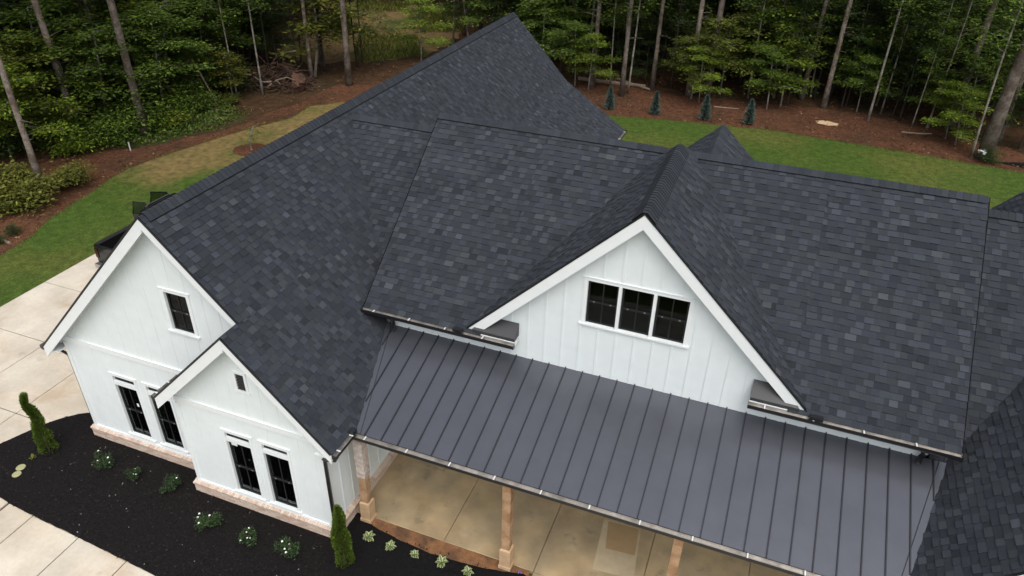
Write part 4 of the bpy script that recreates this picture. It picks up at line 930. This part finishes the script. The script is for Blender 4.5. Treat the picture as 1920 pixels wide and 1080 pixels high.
def make_under(h, rx, base, leaf, bark='bark_pale', nl=13, dens=1.):
    """understorey tree: flat tiers of foliage on thin limbs"""
    P, rad = trunk_pts(h, .055, .25, 8); t = MB(); t.tube(P, rad, 7); c = MB()
    for k in range(nl):
        f = k / (nl - 1); z = base + (h - base) * f; p = at_h(P, z); a = k * 2.4 + R.uniform(-.4, .4); l = rx * (1 - .55 * f ** 1.5) * R.uniform(.65, 1.1); d = Vector((math.cos(a), math.sin(a), R.uniform(0, .28)))
        e1 = p + d * l * .5 + rv(.08); e2 = p + d * l + Vector((0, 0, -.12 * l)); t.tube([p, e1, e2], [.022, .014, .005], 4)
        for q in range(9):
            fq = R.uniform(.25, 1.0); b0 = p.lerp(e1, fq * 2) if fq < .5 else e1.lerp(e2, fq * 2 - 1); off = Vector((R.gauss(0, .28), R.gauss(0, .28), R.gauss(0, .06))) * (l * .45); e3 = b0 + off
            t.tube([b0, b0.lerp(e3, .5) + Vector((0, 0, .03)), e3], [.008, .006, .003], 3, cap=False); spray(c, e3, int(32 * dens), .27, .07, .11, .22, .62)
    return t.mesh('trunk', bark, True), c.mesh('crown', leaf)
def make_bush(rx, h, leaf, n=1900):
    t = MB(); c = MB(); cl = []
    for k in range(16):
        a = R.uniform(0, 6.28); rr = rx * R.random() ** .6; cl.append(Vector((rr * math.cos(a) * .8, rr * math.sin(a) * .8, h * R.uniform(.25, .95) * (1 - .35 * rr / rx))))
    for p in cl:
        t.tube([(p.x * .1, p.y * .1, -.1), (p.x * .6, p.y * .6, p.z * .55), tuple(p)], [.025, .016, .006], 4)
        spray(c, p, n // 16, rx * .27, h * .11, .10, .22, .45)
    return t.mesh('stems', 'bark_dark', True), c.mesh('foliage', leaf)
def make_conifer(h, r):
    t = MB(); t.tube([(0, 0, -.08), (0, 0, h * .95)], [.04, .01], 6); c = MB()
    for k in range(34):
        f = k / 33; z = .06 + f * (h - .1); rr = r * (1 - f) ** .85 + .02; m = int(12 - 5 * f)
        for q in range(m):
            a = R.uniform(0, 6.28); d = Vector((math.cos(a), math.sin(a), .25 + .6 * f)); l = rr * R.choice((.6, .8, .95, 1.1, 1.3)) * R.uniform(.85, 1.1); e = Vector((0, 0, z)) + d * l
            for s_ in range(11):
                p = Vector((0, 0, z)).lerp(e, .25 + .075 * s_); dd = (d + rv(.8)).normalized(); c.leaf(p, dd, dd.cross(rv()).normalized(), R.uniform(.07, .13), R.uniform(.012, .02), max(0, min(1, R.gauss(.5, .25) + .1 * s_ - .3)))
    return t.mesh('trunk', 'bark_dark', True), c.mesh('foliage', 'spruce')
PINE = [make_pine(24, .21, 8.6), make_pine(22, .17, 8.8), make_pine(26, .24, 9), make_pine(20, .14, 8.)]
EDGE = [make_pine(25, .21, 13), make_pine(24, .17, 13), make_pine(27, .24, 14), make_pine(22, .14, 12.5)]
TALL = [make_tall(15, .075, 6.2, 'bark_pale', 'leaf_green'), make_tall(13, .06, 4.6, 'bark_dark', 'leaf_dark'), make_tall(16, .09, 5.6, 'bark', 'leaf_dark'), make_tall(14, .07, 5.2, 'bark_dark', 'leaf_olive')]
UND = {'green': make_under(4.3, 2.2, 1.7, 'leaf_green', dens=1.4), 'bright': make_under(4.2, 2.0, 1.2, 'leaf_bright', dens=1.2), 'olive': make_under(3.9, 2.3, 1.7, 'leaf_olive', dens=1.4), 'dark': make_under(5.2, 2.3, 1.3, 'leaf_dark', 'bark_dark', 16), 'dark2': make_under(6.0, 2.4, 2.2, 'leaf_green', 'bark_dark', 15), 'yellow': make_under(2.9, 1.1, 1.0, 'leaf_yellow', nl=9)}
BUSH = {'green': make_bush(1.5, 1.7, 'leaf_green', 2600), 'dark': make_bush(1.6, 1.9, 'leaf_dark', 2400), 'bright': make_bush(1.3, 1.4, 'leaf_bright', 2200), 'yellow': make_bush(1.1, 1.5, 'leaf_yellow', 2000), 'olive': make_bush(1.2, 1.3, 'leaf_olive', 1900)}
def plant(name, pair, x, y, label, cat, group, sc=1., rz=None, z=0., parts=('trunk', 'crown'), tilt=None):
    t = thing(name, label, cat, (x, y, z), R.uniform(0, 6.28) if rz is None else rz, group, sc)
    if tilt: t.rotation_euler = (tilt[0], tilt[1], t.rotation_euler[2])
    link(parts[0], pair[0], t); link(parts[1], pair[1], t); return t
GP, GT, GU, GB = 'tall pines around the lawn', 'slender trees of the wood', 'understorey trees of the wood', 'bushes along the wood edge'
TREES = [  # x, y, pair, scale, label
 (-27.68, 7.81, PINE[3], (1., 1., 1.), 'mottled grey trunk rising out of the yellow-green shrubs'),
 (-34.81, 15.52, PINE[1], 1., 'pine standing just behind a slightly thicker pine, left wood'),
 (-31.93, 13.61, PINE[1], 1.05, 'reddish pine trunk among the left wood bushes'),
 (-29.31, 15.48, PINE[0], 1., 'tall straight grey pine at the edge of the weedy verge'),
 (-32.84, 22.41, PINE[1], 1.05, 'straight pine behind the leaning dead sapling'),
 (-26.77, 27.52, PINE[3], .95, 'pale pine trunk right of the brush pile'),
 (-28.05, 30.72, PINE[1], .9, 'dark trunk in front of the tan clearing'),
 (-24.05, 27.74, PINE[1], 1.1, 'thick dark pine at the bend of the straw bed'),
 (-22.62, 46.3, PINE[1], 1., 'pale pine trunk rising just behind the roof ridge'),
 (-9.33, 34.18, PINE[1], .9, 'pine next to the fallen log behind the lawn'),
 (-7.06, 33.09, PINE[3], 1.05, 'pale straight trunk directly behind the first spruce'),
 (-5.55, 35.42, PINE[3], 1., 'straight trunk behind the second spruce'),
 (-3.06, 34.93, PINE[1], .95, 'pine behind the olive understorey tree'),
 (-1.93, 35.45, PINE[0], .95, 'thicker pine above the third spruce'),
 (3.87, 37.27, PINE[1], .9, 'shaded pine behind the sawdust patch'),
 (5.23, 36.03, PINE[1], .9, 'leaning dark pine beside the sawdust patch'),
 (12.34, 35.33, PINE[0], 1., 'pine with leafy understorey at the right wood edge'),
 (13.47, 30.7, PINE[2], 1.25, 'massive dark pine beside the white flowering shrub'),
 (14.69, 34.19, PINE[3], 1.15, 'pale trunk behind the massive dark pine')]
for x, y, pr, s, lb in TREES: plant('pine_tree', EDGE[PINE.index(pr)], x, y, lb, 'tree', GP, s)
def zone(x, y):
    if x < -29: return 'of the left wood behind the brush pile' if y > 22 else 'of the left wood behind the weedy verge'
    if x < -15: return 'beyond the tan clearing' if y > 40 else 'behind the wing ridge'
    if x < -4.5: return 'behind the fallen logs and first two spruces'
    if x < 3: return 'behind the third and fourth spruces'
    return 'behind the sawdust patch' if x < 9.5 else 'around and behind the massive pine'
SL = [(-29.0, 22.75, 0, .7), (-27.85, 23.75, 0, .8), (-25.72, 31.52, 3, .9), (-22.61, 40.86, 0, .9), (-22.77, 43.3, 2, 1.), (-6.76, 33.6, 0, .85), (7.81, 34.61, 0, .95), (11.05, 34.75, 0, .7), (12.84, 30.42, 0, .85), (-27.2, 29.6, 3, .8), (-28.9, 28.9, 3, .75), (-30.2, 27.6, 1, .9), (-26.2, 33., 3, .85), (-29.6, 30.4, 3, .8), (2.4, 36.6, 1, .7), (4.4, 38, 0, .8), (6.3, 36.5, 1, .8), (8.6, 36.4, 0, .7), (9.6, 35.4, 1, .8), (-8.2, 34.6, 0, .7), (-4.4, 36., 1, .8), (0.6, 36.2, 0, .75), (3.1, 35.4, 1, .6), (-10.4, 36.6, 2, .9), (-12, 38, 2, 1.), (10.2, 34.4, 0, .55), (-7.6, 36., 0, .6)]
for x, y, k, s in SL: plant('slender_tree', TALL[k], x, y, 'slender thin-stemmed edge tree ' + zone(x, y), 'tree', GT, s)
# deeper in the wood
def okw(x, y):
    px = project((x, y, 0))
    if px[2] < 5: return False
    if x < -19 and y < 30 and inpoly(x, y, [(-29.5, -40), (-29.5, 9), (-30, 14.5), (-29.5, 19), (-27.5, 28), (-18, 30), (0, 20), (0, -40)]): return False
    if inpoly(x, y, [(-29.5, 27), (-21, 29), (-20, 41), (-23, 47), (-30, 54), (-41, 51), (-36, 38)]): return False
    if x >= -21 and y < 37.2: return False
    if x >= -29 and x < -21 and y < 47 : return False
    return True
placed = [(q[0], q[1]) for q in TREES] + [(q[0], q[1]) for q in SL]
def scatter(n, dmin, x0, x1, y0, y1, ok=okw):
    out = []; tr = 0
    while len(out) < n and tr < n * 60:
        tr += 1; x, y = R.uniform(x0, x1), R.uniform(y0, y1)
        if not ok(x, y): continue
        px = project((x, y, 3)); 
        if not (-260 < px[0] < 2180): continue
        if all((x - a) ** 2 + (y - b) ** 2 > dmin * dmin for a, b in placed): placed.append((x, y)); out.append((x, y))
    return out
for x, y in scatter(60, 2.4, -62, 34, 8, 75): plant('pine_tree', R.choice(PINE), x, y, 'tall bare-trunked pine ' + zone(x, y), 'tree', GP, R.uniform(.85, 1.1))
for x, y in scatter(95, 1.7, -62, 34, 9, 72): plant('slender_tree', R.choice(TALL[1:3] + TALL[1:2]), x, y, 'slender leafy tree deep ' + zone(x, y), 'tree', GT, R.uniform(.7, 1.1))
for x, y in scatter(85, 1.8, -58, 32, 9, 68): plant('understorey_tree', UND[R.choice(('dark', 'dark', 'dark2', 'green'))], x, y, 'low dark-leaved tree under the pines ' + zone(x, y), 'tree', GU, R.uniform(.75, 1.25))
# canopy continuing beyond the view on both flanks so that the wood stays in its own shade
for x, y in scatter(40, 4., -90, 60, 50, 110): plant('pine_tree', R.choice(PINE), x, y, 'tall bare-trunked pine ' + zone(x, y), 'tree', GP, R.uniform(.95, 1.2))
for x, y in scatter(110, 1.3, -20, 30, 38.5, 56): plant('understorey_tree', UND[R.choice(('dark', 'dark', 'dark2'))], x, y, 'low dark-leaved tree under the pines ' + zone(x, y), 'tree', GU, R.uniform(.9, 1.5))
for x, y in scatter(70, 1.4, -56, -30, 17, 46): plant('understorey_tree', UND[R.choice(('dark', 'dark', 'dark2', 'green'))], x, y, 'low dark-leaved tree under the pines ' + zone(x, y), 'tree', GU, R.uniform(.9, 1.5))
UL = [(-22.42, 34.92, 'bright', 1.05, 'bright green drooping tree just beyond the wing roof peak'), (-10.48, 34.04, 'green', .95, 'tiered green tree behind the sloping rear roof edge'), (-2.81, 34.44, 'olive', 1.0, 'olive tiered tree wrapped around the pine by the third spruce'), (1.92, 34.3, 'green', .85, 'round headed green sapling behind the fourth spruce'),
      (2.2, 36.9, 'bright', 1.4, 'bright green taller tree behind the fourth spruce'), (11.14, 34.79, 'green', .75, 'green tiered sapling at the right wood edge'), (11.9, 33.2, 'bright', .72, 'bright tiered sapling left of the massive pine'), (-33.24, 10.57, 'bright', 1.3, 'bright green leafy tree at the left wood edge'),
      (-29.01, 22.4, 'yellow', .95, 'yellow-green sapling in front of the brush pile'), (-31.06, 22.04, 'green', .6, 'small green sapling left of the brush pile'), (-27.2, 28.4, 'yellow', 2.0, 'yellowing tree in front of the tan clearing'), (-25.6, 30.2, 'olive', 1.5, 'olive tree beside the thick dark pine'), (-12.2, 36.4, 'dark2', 1., 'dark green tree left of the fallen log'), (13.4, 36., 'green', 1.1, 'leafy green tree behind the massive pine'), (15.6, 33.2, 'dark', .8, 'dark leafy sapling right of the massive pine'), (-36, 13, 'olive', 1.5, 'olive leafy tree among the left pines'), (-34, 17.5, 'dark2', 1.1, 'dark leafy tree behind the left pines'), (9.2, 36, 'dark', .8, 'dark sapling between the sawdust and the massive pine'), (6.6, 37.2, 'dark2', .8, 'shaded sapling behind the sawdust patch'), (-6.2, 36.4, 'dark', .8, 'dark sapling between the first spruces'), (-31.4, 25.5, 'dark2', 1.0, 'leafy tree behind the brush pile'), (-33, 28, 'green', 1.1, 'green tree left of the clearing'), (-35.5, 9.5, 'bright', 1.9, 'tall bright green tree overhanging the yellow-green shrubs'), (-31.2, 15.0, 'green', 1.25, 'full green tree behind the tall straight grey pine'), (-37.5, 17.5, 'green', 1.9, 'tall green tree behind the left pines'), (-32.6, 11.2, 'olive', 1.35, 'olive tree at the foot of the left pines'), (-30.8, 17.8, 'green', .9, 'green sapling above the weedy verge'),
      (-1.2, 36.2, 'olive', 1.25, 'olive tree behind the thicker pine'), (4.6, 37.6, 'dark2', 1.0, 'leafy tree over the sawdust patch'), (7.2, 36.2, 'green', .8, 'green sapling beside the leaning pale stem'), (8.4, 38, 'green', 1.1, 'green tree deep behind the sawdust patch'), (12.8, 34.2, 'green', 1.0, 'green tree leaning to the massive pine'), (14.6, 36.2, 'dark2', 1.2, 'tall dark tree behind the pale trunk'), (-18.5, 42, 'green', 1.4, 'green tree behind the wing ridge end'), (-14.5, 39, 'dark2', 1.3, 'dark tree behind the rear roof corner'),
      (-34.5, 8.2, 'bright', 1.7, 'bright tree behind the yellow-green shrubs'), (-31.4, 10.2, 'bright', 1.15, 'bright sapling between the shrubs and the left pines'), (-32.4, 14.5, 'bright', 1.2, 'bright tree between the left pines'), (-9.4, 33.5, 'bright', .85, 'bright sapling left of the first spruce'), (-2.2, 33.9, 'bright', .8, 'bright sapling in front of the olive tree'), (2.7, 35.2, 'bright', 1.05, 'bright spreading sapling behind the fourth spruce'), (12.3, 32.3, 'bright', .75, 'bright low sapling touching the massive pine'),
      (-33.6, 13.4, 'green', 1.5, 'tall full green tree between the two left pines'), (-31.0, 19.4, 'green', 1.35, 'spreading green tree behind the dead sapling'), (-34.2, 20.5, 'bright', 1.5, 'bright green tree behind the straight pine'), (-36.8, 11.6, 'green', 1.8, 'large green tree behind the mottled trunk'), (-32.2, 23.8, 'green', 1.3, 'green tree behind the yellow-green sapling'), (-35.2, 25.5, 'green', 1.6, 'large green tree deep behind the brush pile'), (-38, 29, 'bright', 1.6, 'large bright tree left of the tan clearing'), (-20.2, 38.5, 'green', 1.3, 'green tree right of the bright drooping tree'), (-13.4, 35.6, 'green', 1.2, 'green tree hidden behind the wing peak'), (-17.5, 45, 'bright', 1.5, 'bright tree beside the forked trunk'), (-11.6, 40, 'green', 1.5, 'taller green tree behind the tiered one'), (-25, 52, 'green', 1.7, 'green tree closing the far end of the clearing'), (-31, 56, 'green', 1.9, 'broad green tree beyond the clearing'), (-37, 53, 'green', 1.9, 'broad green tree at the far left of the clearing')]
for x, y, k, s, lb in UL: plant('understorey_tree', UND[k], x, y, lb, 'tree', GU, s)
BL = [(-30.06, 13.59, 'green', 1.0), (-29.95, 15.2, 'green', 1.2), (-29.4, 16.9, 'bright', .9), (-30.6, 12.1, 'bright', .9), (-30.0, 18.4, 'green', 1.1), (-29.2, 19.8, 'green', .8), (-31.9, 12.6, 'green', 1.2), (-33.2, 11.2, 'dark', 1.1), (-31.8, 16.2, 'dark', 1.5), (-32.5, 18.6, 'green', 1.5), (-34.5, 14.3, 'olive', 1.4), (-31.5, 20.6, 'dark', 1.2), (-30.4, 24.0, 'dark', 1.), (-28.6, 17.2, 'olive', .7), (-35.5, 19, 'dark', 1.7), (-33, 24.5, 'green', 1.3), (-37, 16.5, 'bright', 1.5), (-36, 22.5, 'green', 1.5), (-28.5, 21.4, 'olive', .55), (-33.6, 9.2, 'green', 1.1)]
nm_ = {'green': 'leafy green bush at the edge of the left wood', 'bright': 'bright green bush at the edge of the left wood', 'dark': 'dark green bush in the shade of the left wood', 'olive': 'olive green bush at the edge of the left wood'}
for x, y, k, s in BL: plant('bush', BUSH[k], x, y, nm_[k], 'bush', GB, s, parts=('stems', 'foliage'))
for x, y, s, lb in ((-27.28, 6.79, 1.05, 'yellow-green shrub beside the mottled trunk'), (-28.2, 5.9, 1.1, 'yellow-green shrub farthest from the wood bushes'), (-27.3, 9.0, .85, 'yellow-green shrub behind the mottled trunk'), (-29.3, 7.4, 1.1, 'yellow-green shrub behind the others by the mottled trunk')): plant('bush', BUSH['yellow'], x, y, lb, 'bush', GB, s, parts=('stems', 'foliage'))
for x, y, s in ((-25.6, 4.6, .22), (-25.45, 3.8, .2)): plant('bush', BUSH['dark'], x, y, 'small dark green shrub set in the pine straw', 'bush', 'young shrubs in the straw', s, parts=('stems', 'foliage'))
SPR = make_conifer(1.4, .29)
for (x, y, s), lb in zip(((-7.12, 30.17, .98), (-4.34, 30.36, 1.0), (-1.41, 30.64, 1.05), (1.11, 30.97, 1.05)), ('young blue spruce nearest the flared roof edge', 'young blue spruce, second from the flared roof edge', 'young blue spruce in front of the olive tiered tree', 'young blue spruce nearest the sawdust patch')):
    plant('spruce', SPR, x, y, lb, 'spruce', 'young spruces along the lawn', s, parts=('trunk', 'foliage'))
t = plant('bush', BUSH['dark'], 13.62, 30.2, 'dark shrub with white flowers at the foot of the massive pine', 'bush', None, .42, parts=('stems', 'foliage'))
for k in range(9):
    mb = MB(); c = Vector((R.uniform(-1, 1), R.uniform(-1.4, -.2), R.uniform(.8, 2.)))
    for q in range(8): aa = q * 2.4; tl = .2 + .1 * q; d = Vector((math.cos(aa) * math.cos(tl), math.sin(aa) * math.cos(tl), math.sin(tl))); mb.leaf(c, d, Vector((-d.z * math.cos(aa), -d.z * math.sin(aa), math.cos(tl))).normalized(), .26, .11, .8)
    mb.build('flower', 'petal', t)
sheet('black_weed_fabric', [(13.9, 30.3), (15.2, 30.0), (20, 29.4), (20, 30.4), (15.4, 30.9)], .02, 'fabric')
# sapling in its straw ring
sheet('straw_ring', [(-22.6 + 1.05 * math.cos(a * .35), 15.95 + .9 * math.sin(a * .35)) for a in range(18)], .03, 'straw', jag=.05)
plant('sapling', make_under(1.3, .4, .6, 'leaf_olive', nl=4, dens=.1), -22.6, 15.95, 'thin sapling in a round straw ring on the lawn', 'sapling', None, 1.)
# brush pile
t = thing('brush_pile', 'heap of uprooted brown roots and branches by the clearing', 'brush pile', (-28.3, 25.8, 0)); mb = MB()
for k in range(330):
    a, rr = R.uniform(0, 6.28), R.random() ** .5; x, y = 2.6 * rr * math.cos(a), 1.7 * rr * math.sin(a); z = R.uniform(0, 1.6) * (1 - rr ** 2) + .05; d = rv(); d.z *= .5; l = R.uniform(.4, 1.5); p = Vector((x, y, z)); e = p + d.normalized() * l; e.z = max(.02, e.z)
    mb.tube([p, p.lerp(e, .5) + rv(.14), e], [R.uniform(.02, .06), .025, .008], 4)
mb.build('branches', 'root', t); mb = MB()
prof = [(.05, -.3), (.35, -.25), (.6, -.1), (.55, .05), (.35, .2), (.1, .35)]; mb.lathe(prof, (2.1, -.5, .6), 14, axis='x')
for k, v in enumerate(mb.v): mb.v[k] = tuple(Vector(v) + rv(.13))
mb.build('root_plate', 'root_soil', t)
for k in range(5):
    mb = MB(); a = R.uniform(2.5, 4.4); p = Vector((R.uniform(-1.5, 1), -1.2, R.uniform(.3, .9))); e = p + Vector((R.uniform(-2.2, 1.6), R.uniform(-1.2, -.2), R.uniform(-.3, .5))); e.z = max(.06, e.z); mb.tube([p, p.lerp(e, .5) + rv(.2), e], [.05, .035, .012], 5); mb.build('branch', 'deadwood', t)
# dead leaning sapling, logs, sticks
def sticks(name, lines, m, label, cat):
    mb = MB()
    for pts, rad in lines: mb.tube(pts, rad, 6)
    return tag(mb.build(name, m), label, cat)
sticks('dead_sapling', [([(-28.8, 20.8, -.05), (-29.6, 21.0, 1.2), (-30.5, 21.3, 2.4), (-32.2, 21.6, 3.3), (-33.2, 21.9, 4.4)], [.06, .05, .04, .03, .01]), ([(-30.5, 21.3, 2.4), (-31.5, 20.8, 2.2), (-33, 20.2, 1.7)], [.03, .025, .01]), ([(-29.9, 21.1, 1.65), (-30.9, 20.6, 1.75), (-31.6, 20.2, 1.4)], [.025, .02, .008]), ([(-30.9, 20.6, 1.75), (-31.3, 20.4, 2.0)], [.015, .006])], 'deadwood', 'bare pale dead sapling leaning over the weedy verge', 'dead tree')
for k, (a, b, r, lb) in enumerate((((-10.6, 35.2, .16), (-6.0, 35.5, .13), .13, 'long fallen log lying behind the first spruces'), ((-8.1, 36.3, .14), (-5.6, 34.9, .12), .09, 'shorter fallen log crossing the long one'), ((-31.2, 19.4, .5), (-27.4, 20.1, .09), .035, 'long pale stick lying over the weedy verge'), ((-27.7, 18.95, .06), (-26.95, 19.3, .06), .05, 'short pale log on the weedy verge'), ((-1.2, 33.3, .05), (.3, 33.5, .05), .04, 'thin stick on the straw by the third spruce'), ((9.6, 33.2, .06), (11.2, 33.6, .06), .05, 'thin fallen branch on the straw near the massive pine'), ((-25.0, 3.9, .06), (-27.2, 4.2, .08), .06, 'pale log edging the yellow-green shrubs'))):
    m_ = (Vector(a) + Vector(b)) / 2 + rv(.05); sticks('fallen_log', [([a, m_, b], [r, r * .95, r * .8])], 'deadwood', lb, 'log')
sticks('marker_stake', [([(-28.2, 13.35, -.05), (-28.2, 13.35, .45)], [.03, .03])], 'hanger', 'short white stake at the edge of the straw bed', 'stake')
# forked pale tree behind the roof
t = thing('forked_tree', 'pale forked bare trunk behind the tiered green tree', 'tree', (-16.04, 47.4, 0)); mb = MB()
mb.tube([(0, 0, -.1), (.1, 0, 3.2), (.2, 0, 4.4)], [.17, .15, .14], 8); mb.tube([(.2, 0, 4.3), (-.2, .1, 6), (-.4, .2, 9), (-.5, .2, 14)], [.12, .1, .08, .03], 7); mb.tube([(.2, 0, 4.3), (.9, 0, 6), (1.3, .1, 9), (1.6, .1, 14)], [.11, .1, .08, .03], 7); mb.tube([(.15, 0, 3.9), (-.9, 0, 5.2), (-1.4, 0, 6.6)], [.07, .05, .02], 6); mb.build('trunk', 'bark_pale', t, True)
o = link('crown', TALL[1][1], t); o.location = (.3, 0, 3)
# sawdust patch
sheet('sawdust_patch', [(5.5 + .62 * math.cos(a * .4) * (1 + .25 * math.sin(a * 2.1)), 33.1 + .42 * math.sin(a * .4)) for a in range(16)], .03, 'sawdust', jag=.06)

# loose cover: leaf litter, verge weeds, ragged grass at the straw edge
mb = MB(); n = 0
while n < 16000:
    x, y = R.uniform(-36, 24), R.uniform(4, 42)
    lawn_in = inpoly(x, y, lawnL + lawnR)
    if lawn_in or (x > -22 and y < 29) or project((x, y, 0))[0] > 1990 or project((x, y, 0))[0] < -60: continue
    n += 1; a = R.uniform(0, 6.28); d = Vector((math.cos(a), math.sin(a), R.uniform(-.1, .4))).normalized(); l = R.uniform(.07, .2)
    mb.leaf(Vector((x, y, R.uniform(.015, .05))), d, (Vector((0, 0, 1)) + rv(.5)).normalized(), l, l * R.uniform(.15, .35), R.random())
M['litter_leaf'] = mat('fallen_leaf', (.1, .06, .03), .9, .2, 2, spec=.1, tint=('tint', [(0, (.035, .016, .009)), (.5, (.11, .048, .024)), (.85, (.17, .09, .045)), (1., (.28, .19, .10))]))
tag(mb.build('leaf_litter', 'litter_leaf', None, kind='stuff'), 'brown leaf litter scattered over straw and forest floor', 'leaf litter')
mb = MB(); n = 0
while n < 7000:
    x, y = R.uniform(-34, -25.8), R.uniform(11, 22)
    if not inpoly(x, y, [(-29.9, 13.2), (-28.4, 13.4), (-27.4, 15.5), (-26.1, 17.9), (-26.4, 20.4), (-30.4, 21.5), (-34, 18), (-33, 12)]): continue
    n += 1; a = R.uniform(0, 6.28); d = Vector((math.cos(a), math.sin(a), R.uniform(.1, 1.2))).normalized(); l = R.uniform(.09, .24)
    mb.leaf(Vector((x, y, R.uniform(.02, .28))), d, (Vector((0, 0, 1)) + rv(.7)).normalized(), l, l * .25, max(0, min(1, R.gauss(.5, .25))))
tag(mb.build('verge_weeds', 'leaf_green', None, kind='stuff'), 'low green weeds covering the verge below the left wood', 'weeds')
mb = MB(); n = 0
edge = lawnL + [(-14, 28.6), (-6.56, 29.03), (-2.54, 29.82), (2.51, 30.42), (7.29, 30.08), (11.72, 29.68), (15.15, 29.25)]
for a, b in zip(edge, edge[1:]):
    ln = math.hypot(b[0] - a[0], b[1] - a[1])
    for k in range(int(ln * 40)):
        f = R.random(); x = a[0] + (b[0] - a[0]) * f + R.gauss(0, .12); y = a[1] + (b[1] - a[1]) * f + R.gauss(0, .12); an = R.uniform(0, 6.28); d = Vector((math.cos(an) * .5, math.sin(an) * .5, 1)).normalized()
        mb.leaf(Vector((x, y, .01)), d, d.cross(rv()).normalized(), R.uniform(.05, .12), .012, R.random())
tag(mb.build('edge_grass', 'leaf_olive', None, kind='stuff'), 'ragged grass fringe along the edge of the lawn', 'grass')
mb = MB(); n = 0
while n < 5200:
    x, y = R.uniform(-46, -21), R.uniform(31, 56)
    if not inpoly(x, y, [(-32.0, 32.0), (-29, 31.0), (-25.5, 33), (-22.5, 37), (-23, 44), (-29, 53), (-40, 50), (-35.5, 38)]): continue
    if math.sin(x * .7 + 1) + math.sin(y * .6 + x * .3) < .2: continue
    n += 1; an = R.uniform(0, 6.28); d = Vector((math.cos(an) * .5, math.sin(an) * .5, 1)).normalized(); mb.leaf(Vector((x, y, .0)), d, d.cross(rv()).normalized(), R.uniform(.25, .7), .035, R.random())
tag(mb.build('meadow_grass', 'leaf_olive', None, kind='stuff'), 'tall weeds and grass growing in the tan clearing', 'grass')
